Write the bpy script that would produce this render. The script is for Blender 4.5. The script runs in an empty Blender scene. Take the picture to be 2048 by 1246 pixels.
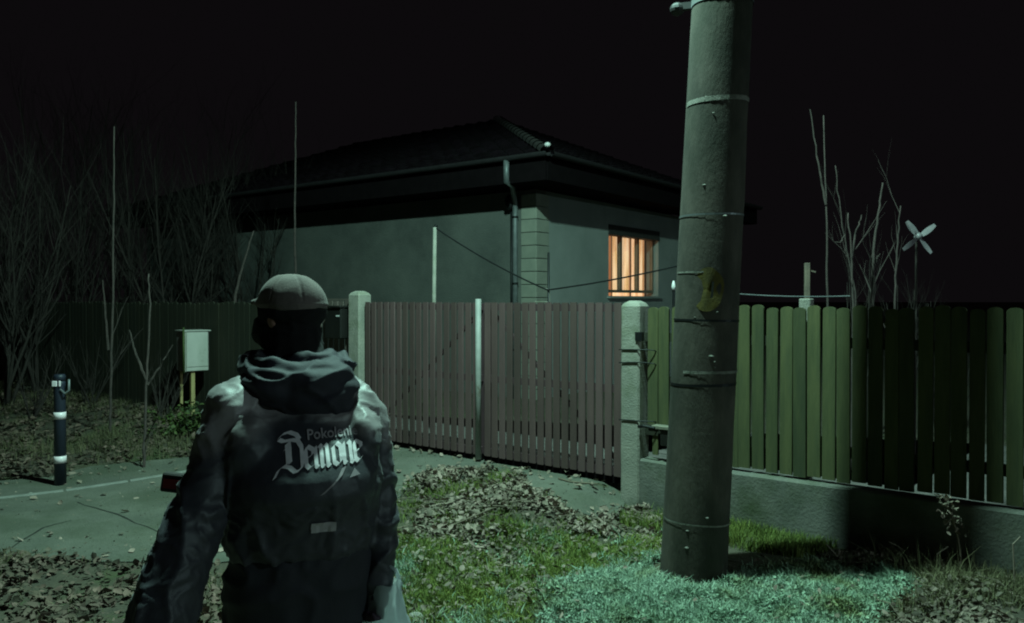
import bpy, bmesh, math, random
import numpy as np
from mathutils import Vector, Matrix, noise
from mathutils.bvhtree import BVHTree

random.seed(7)
rng = np.random.default_rng(7)
SC = bpy.context.scene
COL = SC.collection
PI = math.pi
rad = math.radians

# ------------------------------------------------------------------ camera
H = 1.65
cam = bpy.data.cameras.new('camera')
cam.sensor_width = 36.0
cam.lens = 1607.0 / 2048.0 * 36.0
cam.clip_start = 0.05
cam.clip_end = 900.0
camo = bpy.data.objects.new('camera', cam)
COL.objects.link(camo)
camo.location = (0, 0, H)
camo.rotation_euler = (rad(90 - 0.82), 0, 0)
SC.camera = camo

# ------------------------------------------------------------------ world: black night sky
w = bpy.data.worlds.new('World')
SC.world = w
w.use_nodes = True
bg = w.node_tree.nodes['Background']
bg.inputs[0].default_value = (1.0, 0.84, 1.0, 1)
bg.inputs[1].default_value = 0.0036

# ------------------------------------------------------------------ exposure
SC.view_settings.view_transform = 'Standard'
SC.view_settings.look = 'None'
SC.view_settings.exposure = 0.0
SC.view_settings.gamma = 1.0
SC.view_settings.use_curve_mapping = False
SC.render.engine = 'CYCLES'
SC.cycles.use_denoising = True
SC.cycles.filter_width = 2.0
SC.cycles.max_bounces = 4
SC.cycles.diffuse_bounces = 2
SC.cycles.sample_clamp_indirect = 2.0

LAMP_POS = (-0.10, 4.59, 6.2)
LAMP_POWER = 2150.0
FILL_LAMP_POS = (17.5, -6.0, 6.5)
FILL_LAMP_POWER = 2300.0
LAMP_COLOR = (0.53, 1.0, 0.83)

# ------------------------------------------------------------------ helpers
def link(o):
    COL.objects.link(o)
    return o

def thing(name, label, cat, loc=(0, 0, 0), rz=0.0, group=None):
    o = bpy.data.objects.new(name, None)
    o.empty_display_size = 0.2
    link(o)
    o.location = loc
    o.rotation_euler = (0, 0, rz)
    o['label'] = label
    o['category'] = cat
    if group:
        o['group'] = group
    return o

def tag(o, label=None, cat=None, group=None, kind=None):
    if label: o['label'] = label
    if cat: o['category'] = cat
    if group: o['group'] = group
    if kind: o['kind'] = kind
    return o

class MB:
    """collects verts and faces"""
    def __init__(s):
        s.v = []; s.f = []
    def add(s, vs, fs):
        n = len(s.v)
        s.v += [tuple(p) for p in vs]
        s.f += [tuple(i + n for i in f) for f in fs]
        return s
    def box(s, x0, x1, y0, y1, z0, z1, M=None):
        vs = [Vector(p) for p in ((x0,y0,z0),(x1,y0,z0),(x1,y1,z0),(x0,y1,z0),(x0,y0,z1),(x1,y0,z1),(x1,y1,z1),(x0,y1,z1))]
        if M: vs = [M @ p for p in vs]
        return s.add(vs, [(0,3,2,1),(4,5,6,7),(0,1,5,4),(1,2,6,5),(2,3,7,6),(3,0,4,7)])
    def beam(s, a, b, wd, ht):
        a, b = Vector(a), Vector(b)
        d = b - a
        L = d.length
        q = d.to_track_quat('X', 'Z').to_matrix().to_4x4()
        M = Matrix.Translation(a) @ q
        return s.box(0, L, -wd/2, wd/2, -ht/2, ht/2, M)
    def tube(s, pts, rs, n=8, cap=True):
        pts = [Vector(p) for p in pts]
        if not hasattr(rs, '__len__'): rs = [rs] * len(pts)
        up = Vector((0.13, 0.97, 0.2)).normalized()
        rings = []
        for i, p in enumerate(pts):
            t = (pts[min(i+1, len(pts)-1)] - pts[max(i-1, 0)])
            if t.length < 1e-9: t = Vector((0, 0, 1))
            t.normalize()
            a = t.cross(up)
            if a.length < 1e-3: a = t.cross(Vector((1, 0, 0)))
            a.normalize(); b = t.cross(a)
            rings.append([p + (a * math.cos(2*PI*k/n) + b * math.sin(2*PI*k/n)) * rs[i] for k in range(n)])
        vs = [q for r in rings for q in r]
        fs = []
        for i in range(len(pts) - 1):
            for k in range(n):
                k2 = (k + 1) % n
                fs.append((i*n+k, (i+1)*n+k, (i+1)*n+k2, i*n+k2))
        if cap:
            fs.append(tuple(range(n)))
            fs.append(tuple((len(pts)-1)*n + k for k in reversed(range(n))))
        return s.add(vs, fs)
    def capsule(s, p0, r0, p1, r1, n=12, m=5):
        p0, p1 = Vector(p0), Vector(p1)
        t = (p1 - p0)
        L = t.length
        t = t.normalized() if L > 1e-6 else Vector((0, 0, 1))
        pts = []; rs = []
        for i in range(m + 1):
            a = -PI/2 + PI/2 * i / m
            pts.append(p0 + t * (r0 * math.sin(a))); rs.append(max(r0 * math.cos(a), r0*0.05))
        for i in range(m + 1):
            a = PI/2 * i / m
            pts.append(p1 + t * (r1 * math.sin(a))); rs.append(max(r1 * math.cos(a), r1*0.05))
        return s._tube_const(pts, rs, t, n)
    def _tube_const(s, pts, rs, t, n):
        a = t.cross(Vector((0.13, 0.97, 0.2))).normalized(); b = t.cross(a)
        vs = [p + (a*math.cos(2*PI*k/n) + b*math.sin(2*PI*k/n))*r for p, r in zip(pts, rs) for k in range(n)]
        fs = []
        for i in range(len(pts)-1):
            for k in range(n):
                k2 = (k+1) % n
                fs.append((i*n+k, (i+1)*n+k, (i+1)*n+k2, i*n+k2))
        fs.append(tuple(range(n)))
        fs.append(tuple((len(pts)-1)*n+k for k in reversed(range(n))))
        return s.add(vs, fs)
    def ellipsoid(s, c, r, M=None, n=20, m=12):
        c = Vector(c)
        vs = []
        for i in range(m + 1):
            a = -PI/2 + PI * i / m
            cr = max(math.cos(a), 0.02)
            for k in range(n):
                b = 2*PI*k/n
                p = Vector((r[0]*cr*math.cos(b), r[1]*cr*math.sin(b), r[2]*math.sin(a)))
                vs.append(c + (M @ p if M else p))
        fs = []
        for i in range(m):
            for k in range(n):
                k2 = (k+1) % n
                fs.append((i*n+k, i*n+k2, (i+1)*n+k2, (i+1)*n+k))
        fs.append(tuple(reversed(range(n))))
        fs.append(tuple(m*n+k for k in range(n)))
        return s.add(vs, fs)
    def loft(s, slices, n=32, p=2.4):
        vs = []
        for (z, cx, cy, rx, ry) in slices:
            for k in range(n):
                b = 2*PI*k/n
                c, d = math.cos(b), math.sin(b)
                vs.append((cx + rx*math.copysign(abs(c)**(2/p), c), cy + ry*math.copysign(abs(d)**(2/p), d), z))
        fs = []
        m = len(slices)
        for i in range(m-1):
            for k in range(n):
                k2 = (k+1) % n
                fs.append((i*n+k, i*n+k2, (i+1)*n+k2, (i+1)*n+k))
        fs.append(tuple(reversed(range(n))))
        fs.append(tuple((m-1)*n+k for k in range(n)))
        return s.add(vs, fs)
    def mesh(s, name):
        me = bpy.data.meshes.new(name)
        me.from_pydata(s.v, [], s.f)
        me.update()
        return me
    def build(s, name, m=None, parent=None, smooth=False, bevel=0.0):
        me = s.mesh(name)
        return put(name, me, m, parent, smooth, bevel)

def put(name, me, m=None, parent=None, smooth=False, bevel=0.0):
    if bevel > 0:
        bm = bmesh.new(); bm.from_mesh(me)
        bmesh.ops.remove_doubles(bm, verts=bm.verts, dist=1e-6)
        bmesh.ops.bevel(bm, geom=[e for e in bm.edges], offset=bevel, segments=1, affect='EDGES', clamp_overlap=True)
        bm.to_mesh(me); bm.free()
    o = bpy.data.objects.new(name, me)
    link(o)
    if m: me.materials.append(m)
    if parent: o.parent = parent
    if smooth:
        me.polygons.foreach_set('use_smooth', [True]*len(me.polygons))
    return o

def dupe(o, name=None, parent=None, loc=None, rot=None, scale=None):
    c = o.copy()
    link(c)
    if parent: c.parent = parent
    if loc is not None: c.location = loc
    if rot is not None: c.rotation_euler = rot
    if scale is not None: c.scale = scale
    return c

# ------------------------------------------------------------------ materials
def mat(name, c1, c2=None, scale=4.0, rough=0.8, bump=0.0, bscale=30.0, metal=0.0, c3=None, s3=1.2, t3=(0.5, 0.65),
        island=0.0, objrand=0.0, stretch=(1, 1, 1), spec=0.5, sheen=0.0, trans=0.0, wave=None):
    m = bpy.data.materials.new(name)
    m.use_nodes = True
    nt = m.node_tree
    N, L = nt.nodes, nt.links
    b = N['Principled BSDF']
    b.inputs['Roughness'].default_value = rough
    b.inputs['Metallic'].default_value = metal
    b.inputs['Specular IOR Level'].default_value = spec
    if sheen:
        b.inputs['Sheen Weight'].default_value = sheen
        b.inputs['Sheen Roughness'].default_value = 0.4
    if trans:
        b.inputs['Transmission Weight'].default_value = trans
    tc = N.new('ShaderNodeTexCoord')
    mp = N.new('ShaderNodeMapping')
    mp.inputs['Scale'].default_value = stretch
    L.new(tc.outputs['Object'], mp.inputs['Vector'])
    vec = mp.outputs['Vector']
    if objrand:
        oi = N.new('ShaderNodeObjectInfo')
        mul = N.new('ShaderNodeMath'); mul.operation = 'MULTIPLY'; mul.inputs[1].default_value = 37.0
        L.new(oi.outputs['Random'], mul.inputs[0])
        va = N.new('ShaderNodeVectorMath'); va.operation = 'ADD'
        L.new(vec, va.inputs[0]); L.new(mul.outputs[0], va.inputs[1])
        vec = va.outputs[0]
    def nz(sc, det=5, rg=0.6):
        n = N.new('ShaderNodeTexNoise'); n.inputs['Scale'].default_value = sc
        n.inputs['Detail'].default_value = det; n.inputs['Roughness'].default_value = rg
        L.new(vec, n.inputs['Vector'])
        return n.outputs['Fac']
    def ramp(f, a, bb, ca, cb):
        r = N.new('ShaderNodeValToRGB')
        r.color_ramp.elements[0].position = a; r.color_ramp.elements[1].position = bb
        r.color_ramp.elements[0].color = (*ca, 1); r.color_ramp.elements[1].color = (*cb, 1)
        L.new(f, r.inputs['Fac'])
        return r.outputs['Color']
    c2 = c2 or tuple(x*0.75 for x in c1)
    col = ramp(nz(scale), 0.35, 0.65, c1, c2)
    if c3:
        fac = ramp(nz(s3, 6, 0.7), t3[0], t3[1], (0, 0, 0), (1, 1, 1))
        mx = N.new('ShaderNodeMix'); mx.data_type = 'RGBA'
        L.new(fac, mx.inputs['Factor']); L.new(col, mx.inputs['A'])
        mx.inputs['B'].default_value = (*c3, 1)
        col = mx.outputs['Result']
    def vary(col, out, amt):
        mr = N.new('ShaderNodeMapRange'); mr.inputs['To Min'].default_value = 1-amt; mr.inputs['To Max'].default_value = 1+amt
        L.new(out, mr.inputs['Value'])
        h = N.new('ShaderNodeHueSaturation')
        L.new(mr.outputs[0], h.inputs['Value']); L.new(col, h.inputs['Color'])
        mr2 = N.new('ShaderNodeMapRange'); mr2.inputs['To Min'].default_value = 0.5 + 0.05*amt; mr2.inputs['To Max'].default_value = 0.5 - 0.05*amt
        L.new(out, mr2.inputs['Value']); L.new(mr2.outputs[0], h.inputs['Hue'])
        return h.outputs['Color']
    if island:
        g = N.new('ShaderNodeNewGeometry')
        col = vary(col, g.outputs['Random Per Island'], island)
    if objrand:
        col = vary(col, oi.outputs['Random'], objrand)
    L.new(col, b.inputs['Base Color'])
    if bump:
        bp = N.new('ShaderNodeBump'); bp.inputs['Strength'].default_value = 1.0
        bp.inputs['Distance'].default_value = bump
        L.new(nz(bscale, 6, 0.65), bp.inputs['Height'])
        L.new(bp.outputs['Normal'], b.inputs['Normal'])
    return m

M = {}
M['soil'] = mat('soil', (0.07, 0.060, 0.045), (0.11, 0.092, 0.065), 6, 0.95, 0.03, 25, c3=(0.065, 0.085, 0.03), s3=0.9)
M['concrete_drive'] = mat('concrete_drive', (0.108, 0.110, 0.090), (0.160, 0.158, 0.130), 2.6, 0.95, 0.014, 42, c3=(0.075, 0.085, 0.055), s3=1.1, t3=(0.45, 0.72))
M['yard_gravel'] = mat('yard_gravel', (0.19, 0.16, 0.155), (0.11, 0.10, 0.095), 8, 0.95, 0.01, 40)
M['gutter'] = mat('gutter', (0.028, 0.024, 0.027), None, 8, 0.6)
M['kerb'] = mat('kerb', (0.30, 0.29, 0.27), (0.22, 0.22, 0.2), 9, 0.9, 0.006, 60)
M['crack'] = mat('crack', (0.03, 0.03, 0.025), None, 9, 1.0)
M['concrete'] = mat('concrete', (0.20, 0.19, 0.17), (0.13, 0.13, 0.115), 5, 0.9, 0.006, 50, c3=(0.07, 0.085, 0.045), s3=1.6, t3=(0.5, 0.72))
M['post_concrete'] = mat('post_concrete', (0.36, 0.33, 0.29), (0.26, 0.25, 0.22), 6, 0.9, 0.006, 60, c3=(0.13, 0.15, 0.08), s3=2.5, t3=(0.52, 0.75))
M['pole_concrete'] = mat('pole_concrete', (0.105, 0.086, 0.072), (0.040, 0.034, 0.028), 4.2, 0.92, 0.003, 55, c3=(0.022, 0.023, 0.014), s3=1.6, t3=(0.45, 0.68), stretch=(1, 1, 0.45))
M['pole_scar'] = mat('pole_scar', (0.24, 0.22, 0.2), (0.12, 0.12, 0.1), 20, 0.9, 0.003, 90)
M['pole_yellow'] = mat('pole_yellow', (0.12, 0.088, 0.013), (0.075, 0.060, 0.016), 14, 0.9, 0.002, 60)
M['dark_metal'] = mat('dark_metal', (0.02, 0.02, 0.022), None, 8, 0.5, metal=0.5)
M['zinc'] = mat('zinc', (0.22, 0.23, 0.24), (0.15, 0.16, 0.17), 9, 0.5, metal=0.4)
M['gate_paint'] = mat('gate_paint', (0.140, 0.082, 0.082), (0.104, 0.063, 0.063), 6, 0.6, 0.001, 60, objrand=0.2, stretch=(1, 1, 0.2))
M['gate_rail'] = mat('gate_rail', (0.085, 0.045, 0.054), None, 6, 0.65)
M['pale_tube'] = mat('pale_tube', (0.36, 0.35, 0.34), (0.27, 0.27, 0.26), 7, 0.6, c3=(0.18, 0.15, 0.11), s3=5, t3=(0.6, 0.7))
M['fence_green'] = mat('fence_green', (0.088, 0.090, 0.036), (0.056, 0.062, 0.026), 7, 0.8, 0.0035, 24, objrand=0.26, stretch=(3, 3, 0.35), c3=(0.05, 0.058, 0.03), s3=2, t3=(0.5, 0.75))
M['fence_dark'] = mat('fence_dark', (0.030, 0.027, 0.015), (0.020, 0.020, 0.012), 5, 0.85, 0.002, 30, objrand=0.2, stretch=(3, 3, 0.35))
M['fence_grey'] = mat('fence_grey', (0.135, 0.10, 0.09), (0.10, 0.08, 0.07), 5, 0.85, 0.002, 30, objrand=0.15, stretch=(3, 3, 0.35))
M['weathered'] = mat('weathered', (0.28, 0.25, 0.2), (0.15, 0.14, 0.11), 9, 0.9, 0.004, 40, stretch=(1, 4, 4))
M['stake'] = mat('stake', (0.22, 0.17, 0.13), (0.14, 0.11, 0.09), 10, 0.9, 0.002, 50)
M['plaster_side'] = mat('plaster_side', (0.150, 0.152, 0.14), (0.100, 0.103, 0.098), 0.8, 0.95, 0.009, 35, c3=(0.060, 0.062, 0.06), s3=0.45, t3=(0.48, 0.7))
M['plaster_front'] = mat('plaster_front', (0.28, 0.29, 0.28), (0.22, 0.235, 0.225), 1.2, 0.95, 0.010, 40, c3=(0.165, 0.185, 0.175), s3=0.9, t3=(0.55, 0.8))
M['quoin'] = mat('quoin', (0.275, 0.275, 0.23), (0.225, 0.23, 0.195), 5, 0.92, 0.004, 60, objrand=0.07)
M['roof_tile'] = mat('roof_tile', (0.010, 0.0055, 0.008), (0.007, 0.0035, 0.0055), 8, 1.0, 0.004, 30, island=0.35, spec=0.1)
M['ridge'] = mat('ridge', (0.05, 0.04, 0.038), (0.03, 0.026, 0.025), 8, 0.85)
M['fascia'] = mat('fascia', (0.008, 0.0055, 0.0065), None, 8, 1.0, spec=0.05)
M['lintel'] = mat('lintel', (0.035, 0.03, 0.028), None, 8, 0.8)
M['window_frame'] = mat('window_frame', (0.20, 0.15, 0.11), (0.15, 0.11, 0.08), 8, 0.5)
M['bark'] = mat('bark', (0.046, 0.033, 0.029), (0.024, 0.018, 0.016), 14, 0.9, 0.003, 60, objrand=0.15)
M['bark_pale'] = mat('bark_pale', (0.085, 0.060, 0.056), (0.05, 0.038, 0.035), 14, 0.9, 0.002, 60, objrand=0.1)
M['leaf_litter'] = mat('leaf_litter', (0.155, 0.11, 0.08), (0.075, 0.054, 0.04), 3, 0.85, island=0.55)
M['leaf_pale'] = mat('leaf_pale', (0.30, 0.235, 0.185), (0.15, 0.115, 0.09), 3, 0.8, island=0.5)
M['grass'] = mat('grass', (0.19, 0.235, 0.045), (0.12, 0.16, 0.032), 2, 0.75, island=0.4)
M['dry_grass'] = mat('dry_grass', (0.16, 0.145, 0.075), (0.09, 0.085, 0.04), 2, 0.85, island=0.4)
M['clover'] = mat('clover', (0.33, 0.44, 0.34), (0.21, 0.31, 0.21), 2.2, 0.6, island=0.3, c3=(0.17, 0.19, 0.06), s3=1.5, t3=(0.50, 0.66))
M['green_leaf'] = mat('green_leaf', (0.06, 0.085, 0.018), (0.035, 0.055, 0.014), 3, 0.7, island=0.4)
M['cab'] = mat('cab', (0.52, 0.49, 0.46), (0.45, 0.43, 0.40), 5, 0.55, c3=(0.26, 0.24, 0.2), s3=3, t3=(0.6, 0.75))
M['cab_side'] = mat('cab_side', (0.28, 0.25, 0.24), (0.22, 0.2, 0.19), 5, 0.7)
M['pale_wood'] = mat('pale_wood', (0.48, 0.36, 0.16), (0.36, 0.28, 0.13), 10, 0.85, 0.002, 40, stretch=(3, 3, 0.4))
M['bollard'] = mat('bollard', (0.022, 0.026, 0.045), (0.015, 0.018, 0.032), 8, 0.5, objrand=0)
M['reflective'] = mat('reflective', (0.95, 0.80, 0.85), (0.85, 0.74, 0.78), 12, 0.35)
M['white_plastic'] = mat('white_plastic', (0.8, 0.75, 0.75), (0.7, 0.68, 0.68), 12, 0.4)
M['mailbox'] = mat('mailbox', (0.014, 0.013, 0.012), None, 8, 0.45)
M['spinner'] = mat('spinner', (0.30, 0.26, 0.28), (0.2, 0.18, 0.2), 10, 0.45)
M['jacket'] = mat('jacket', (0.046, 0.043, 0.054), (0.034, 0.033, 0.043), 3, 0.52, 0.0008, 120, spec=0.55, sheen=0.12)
M['jacket_lit'] = mat('jacket_lit', (0.27, 0.215, 0.215), (0.17, 0.14, 0.145), 3, 0.55, 0.0008, 120, spec=0.5, sheen=0.1)  # paler jacket copy with the lamp light on the shoulders in its colour
M['hood'] = mat('hood', (0.022, 0.018, 0.030), (0.014, 0.012, 0.021), 4, 0.75, 0.0008, 120, sheen=0.1)
M['trousers'] = mat('trousers', (0.030, 0.028, 0.037), (0.022, 0.021, 0.029), 3, 0.8, 0.001, 90)
M['cap'] = mat('cap', (0.21, 0.165, 0.155), (0.15, 0.12, 0.115), 7, 0.9, 0.0015, 200, sheen=0.1)
M['mask'] = mat('mask', (0.007, 0.005, 0.006), None, 7, 0.95)
M['skin'] = mat('skin', (0.36, 0.19, 0.15), (0.30, 0.15, 0.12), 8, 0.55)
M['hand_shade'] = mat('hand_shade', (0.06, 0.03, 0.05), (0.04, 0.02, 0.035), 8, 0.7)
M['print'] = mat('print', (0.90, 0.82, 0.86), (0.75, 0.69, 0.73), 30, 0.5, spec=0.5)
M['print_dim'] = mat('print_dim', (0.42, 0.35, 0.38), (0.30, 0.26, 0.28), 40, 0.6)
M['label_patch'] = mat('label_patch', (0.50, 0.46, 0.47), (0.42, 0.38, 0.4), 20, 0.5)
M['red'] = mat('red', (0.42, 0.015, 0.02), (0.3, 0.01, 0.015), 10, 0.45)
M['black_case'] = mat('black_case', (0.02, 0.014, 0.013), None, 7, 0.5)
M['shoe'] = mat('shoe', (0.02, 0.02, 0.02), None, 7, 0.6)
M['stone'] = mat('stone', (0.34, 0.32, 0.29), (0.24, 0.23, 0.2), 9, 0.9, 0.005, 40)
M['stick'] = mat('stick', (0.20, 0.16, 0.115), (0.13, 0.10, 0.075), 15, 0.9)

def lit_shoulders(m, c1, c2):
    """jacket cloth: lamp light on shoulders and upper sleeves put into the colour"""
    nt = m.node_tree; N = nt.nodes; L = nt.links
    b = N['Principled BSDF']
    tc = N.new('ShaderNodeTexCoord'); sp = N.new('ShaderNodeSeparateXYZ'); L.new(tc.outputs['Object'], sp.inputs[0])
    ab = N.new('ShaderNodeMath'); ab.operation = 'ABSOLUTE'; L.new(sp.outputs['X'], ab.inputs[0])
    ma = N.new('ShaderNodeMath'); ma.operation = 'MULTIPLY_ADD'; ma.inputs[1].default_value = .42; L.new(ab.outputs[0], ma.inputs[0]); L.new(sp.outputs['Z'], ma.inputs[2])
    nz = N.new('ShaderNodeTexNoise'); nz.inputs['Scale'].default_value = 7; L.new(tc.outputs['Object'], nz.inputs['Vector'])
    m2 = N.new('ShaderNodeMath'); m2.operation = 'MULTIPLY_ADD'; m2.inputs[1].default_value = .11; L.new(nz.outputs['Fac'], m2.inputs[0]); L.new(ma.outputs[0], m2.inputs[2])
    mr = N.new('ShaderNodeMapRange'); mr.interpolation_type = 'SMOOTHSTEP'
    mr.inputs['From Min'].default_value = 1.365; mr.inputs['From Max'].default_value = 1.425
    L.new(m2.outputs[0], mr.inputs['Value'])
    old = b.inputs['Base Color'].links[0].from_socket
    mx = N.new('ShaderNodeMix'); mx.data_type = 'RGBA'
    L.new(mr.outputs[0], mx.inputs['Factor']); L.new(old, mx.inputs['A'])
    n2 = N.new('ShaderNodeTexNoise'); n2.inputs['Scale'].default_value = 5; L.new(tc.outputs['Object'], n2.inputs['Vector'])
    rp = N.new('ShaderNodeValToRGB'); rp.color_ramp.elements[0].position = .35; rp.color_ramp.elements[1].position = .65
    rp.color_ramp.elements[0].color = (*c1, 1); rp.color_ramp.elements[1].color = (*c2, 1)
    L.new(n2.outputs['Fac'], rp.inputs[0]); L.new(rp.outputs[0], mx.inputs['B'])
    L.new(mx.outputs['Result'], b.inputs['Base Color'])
lit_shoulders(M['jacket'], (.34, .30, .305), (.17, .155, .16))  # pale tones paint the lamp-lit shoulders onto the dark cloth

def plastic_bag_mat():
    m = bpy.data.materials.new('plastic_bag')
    m.use_nodes = True
    nt = m.node_tree; N = nt.nodes; L = nt.links
    b = N['Principled BSDF']
    b.inputs['Base Color'].default_value = (0.55, 0.60, 0.62, 1)
    b.inputs['Roughness'].default_value = 0.25
    tr = N.new('ShaderNodeBsdfTransparent'); tr.inputs[0].default_value = (0.85, 0.9, 0.95, 1)
    mx = N.new('ShaderNodeMixShader'); mx.inputs[0].default_value = 0.75
    tl = N.new('ShaderNodeBsdfTranslucent'); tl.inputs[0].default_value = (.75, .8, .82, 1)
    m2 = N.new('ShaderNodeMixShader'); m2.inputs[0].default_value = .5
    L.new(b.outputs[0], m2.inputs[1]); L.new(tl.outputs[0], m2.inputs[2])
    L.new(tr.outputs[0], mx.inputs[1]); L.new(m2.outputs[0], mx.inputs[2])
    L.new(mx.outputs[0], N['Material Output'].inputs['Surface'])
    return m
M['bag'] = plastic_bag_mat()

def emit_mat(name, c1, c2, strength, scale=5, stretch=(1, 1, 1)):
    m = bpy.data.materials.new(name)
    m.use_nodes = True
    nt = m.node_tree; N = nt.nodes; L = nt.links
    b = N['Principled BSDF']
    b.inputs['Base Color'].default_value = (*c1, 1)
    tc = N.new('ShaderNodeTexCoord'); mp = N.new('ShaderNodeMapping'); mp.inputs['Scale'].default_value = stretch
    n = N.new('ShaderNodeTexNoise'); n.inputs['Scale'].default_value = scale; n.inputs['Detail'].default_value = 4
    L.new(tc.outputs['Object'], mp.inputs[0]); L.new(mp.outputs[0], n.inputs['Vector'])
    r = N.new('ShaderNodeValToRGB')
    r.color_ramp.elements[0].color = (*c1, 1); r.color_ramp.elements[1].color = (*c2, 1)
    r.color_ramp.elements[0].position = 0.35; r.color_ramp.elements[1].position = 0.65
    L.new(n.outputs['Fac'], r.inputs[0])
    L.new(r.outputs[0], b.inputs['Emission Color'])
    b.inputs['Emission Strength'].default_value = strength
    return m

def glass_mat():
    m = bpy.data.materials.new('pane_glass')
    m.use_nodes = True
    nt = m.node_tree; N = nt.nodes; L = nt.links
    g = N.new('ShaderNodeBsdfGlossy'); g.inputs['Roughness'].default_value = 0.05
    tr = N.new('ShaderNodeBsdfTransparent'); tr.inputs[0].default_value = (0.9, 0.92, 0.92, 1)
    mx = N.new('ShaderNodeMixShader'); mx.inputs[0].default_value = 0.06
    L.new(tr.outputs[0], mx.inputs[1]); L.new(g.outputs[0], mx.inputs[2])
    L.new(mx.outputs[0], N['Material Output'].inputs['Surface'])
    return m
M['glass'] = glass_mat()
M['lamp_lens'] = emit_mat('lamp_lens', LAMP_COLOR, LAMP_COLOR, 12.0)

# ------------------------------------------------------------------ site geometry
F0 = Vector((0.98, 6.40)); FD = Vector((0.782, -0.623)).normalized(); FN = Vector((-FD.y * -1, 0))
FN = Vector((FD.y, -FD.x))          # towards the camera side
FROT = math.atan2(FD.y, FD.x)

def sm(a):
    a = max(0.0, min(1.0, a))
    return a*a*(3 - 2*a)

def fence_st(x, y):
    vx, vy = x - F0.x, y - F0.y
    return vx*FN.x + vy*FN.y, vx*FD.x + vy*FD.y

def g(x, y):
    s, t = fence_st(x, y)
    left = sm((0.10 - t) / 0.45)
    front = 0.16 * sm(1 - (s - 0.25) / 2.7) * left
    back = 0.15
    if s < 0:
        k = sm(-s / 0.10)
        return front * (1 - k) + max(back, front if t < 0.1 else back) * k
    return front

def gp(px, py):
    """photo pixel -> point on the ground"""
    z = 0.0
    for _ in range(12):
        Z = (H - z) * 1607.0 / (py - 600.0)
        x = (px - 1024.0) / 1607.0 * Z
        z = g(x, Z)
    return Vector((x, Z, z))

def at(px, py, Z):
    return Vector(((px - 1024.0)/1607.0*Z, Z, H - (py - 600.0)/1607.0*Z))

def poly_world(pts):
    return np.array([[p.x, p.y] for p in (gp(*q) for q in pts)])

def inside(poly, x, y):
    n = len(poly); c = False
    j = n - 1
    for i in range(n):
        xi, yi = poly[i]; xj, yj = poly[j]
        if (yi > y) != (yj > y) and x < (xj - xi)*(y - yi)/(yj - yi) + xi:
            c = not c
        j = i
    return c

def fpt(t, s=0.0, z=0.0):
    """point at distance t along the fence line, s in front of it"""
    return Vector((F0.x + FD.x*t + FN.x*s, F0.y + FD.y*t + FN.y*s, z))

# paved area outline
gate_far = fpt(-3.32, 0.05); gate_near = fpt(-0.02, 0.05)
PAVE_PX_A = [(-900, 1016), (-300, 990), (0, 964), (105, 955), (133, 947), (178, 935), (278, 925), (372, 917)]
PAVE_PX_B = [(1238, 1003), (1180, 1003), (1100, 1006), (1030, 980), (960, 962), (850, 962), (808, 985), (760, 1060), (600, 1110),
             (430, 1130), (330, 1128), (200, 1128), (0, 1112), (-900, 1150)]
pv = [gp(*p) for p in PAVE_PX_A]
P_PAVE = [(p.x, p.y) for p in pv] + [tuple(fpt(-4.6, 0.06)[:2]), tuple(fpt(-3.3, -0.06)[:2]), tuple(fpt(-0.1, -0.06)[:2])]
P_PAVE += [(p.x, p.y) for p in (gp(*q) for q in PAVE_PX_B)]
P_PAVE_NP = np.array(P_PAVE)

# ------------------------------------------------------------------ ground
def axis(lo, hi, step, outer):
    a = list(np.arange(lo, hi + step/2, step))
    lows = []; d = step
    x = lo
    while x > outer[0]:
        d *= 1.5; x -= d; lows.append(x)
    highs = []; d = step; x = a[-1]
    while x < outer[1]:
        d *= 1.5; x += d; highs.append(x)
    return lows[::-1] + a + highs

xs = axis(-9.0, 6.0, 0.08, (-350, 350))
ys = axis(1.0, 14.0, 0.08, (-60, 500))
gv = []
for y in ys:
    for x in xs:
        z = g(x, y)
        if -9 <= x <= 6 and 1 <= y <= 14:
            if not inside(P_PAVE_NP, x, y):
                dmin = np.min(np.hypot(P_PAVE_NP[:, 0]-x, P_PAVE_NP[:, 1]-y))
                z += 0.035 * noise.noise(Vector((x*1.7, y*1.7, 0))) * min(1, dmin/0.6)
                z += 0.012 * noise.noise(Vector((x*7, y*7, 3))) * min(1, dmin/0.6)
            else:
                z -= 0.004
        gv.append((x, y, z))
nx = len(xs)
gf = [(j*nx+i, j*nx+i+1, (j+1)*nx+i+1, (j+1)*nx+i) for j in range(len(ys)-1) for i in range(nx-1)]
me = bpy.data.meshes.new('ground'); me.from_pydata(gv, [], gf); me.update()
ground = put('ground', me, M['soil'], smooth=True)
tag(ground, kind='structure')

def sheet(name, outline, m, lift, cut=0.25, thick=0.0):
    bm = bmesh.new()
    vs = [bm.verts.new((x, y, 0)) for x, y in outline]
    bm.faces.new(vs)
    bmesh.ops.triangulate(bm, faces=bm.faces[:])
    x0, x1 = min(p[0] for p in outline), max(p[0] for p in outline)
    y0, y1 = min(p[1] for p in outline), max(p[1] for p in outline)
    for nrm, a, b in ((Vector((1, 0, 0)), x0, x1), (Vector((0, 1, 0)), y0, y1)):
        c = a + cut
        while c < b:
            bmesh.ops.bisect_plane(bm, geom=bm.verts[:]+bm.edges[:]+bm.faces[:], dist=1e-5, plane_co=nrm*c, plane_no=nrm)
            c += cut
    for v in bm.verts:
        v.co.z = g(v.co.x, v.co.y) + lift
    for f in bm.faces:
        if f.normal.z < 0: f.normal_flip()
    bmesh.ops.recalc_face_normals(bm, faces=bm.faces[:])
    me = bpy.data.meshes.new(name); bm.to_mesh(me); bm.free()
    if sum(p.normal.z for p in me.polygons) < 0: me.flip_normals()
    return put(name, me, m)

drive = sheet('driveway', P_PAVE, M['concrete_drive'], 0.008)
tag(drive, kind='structure')

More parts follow.
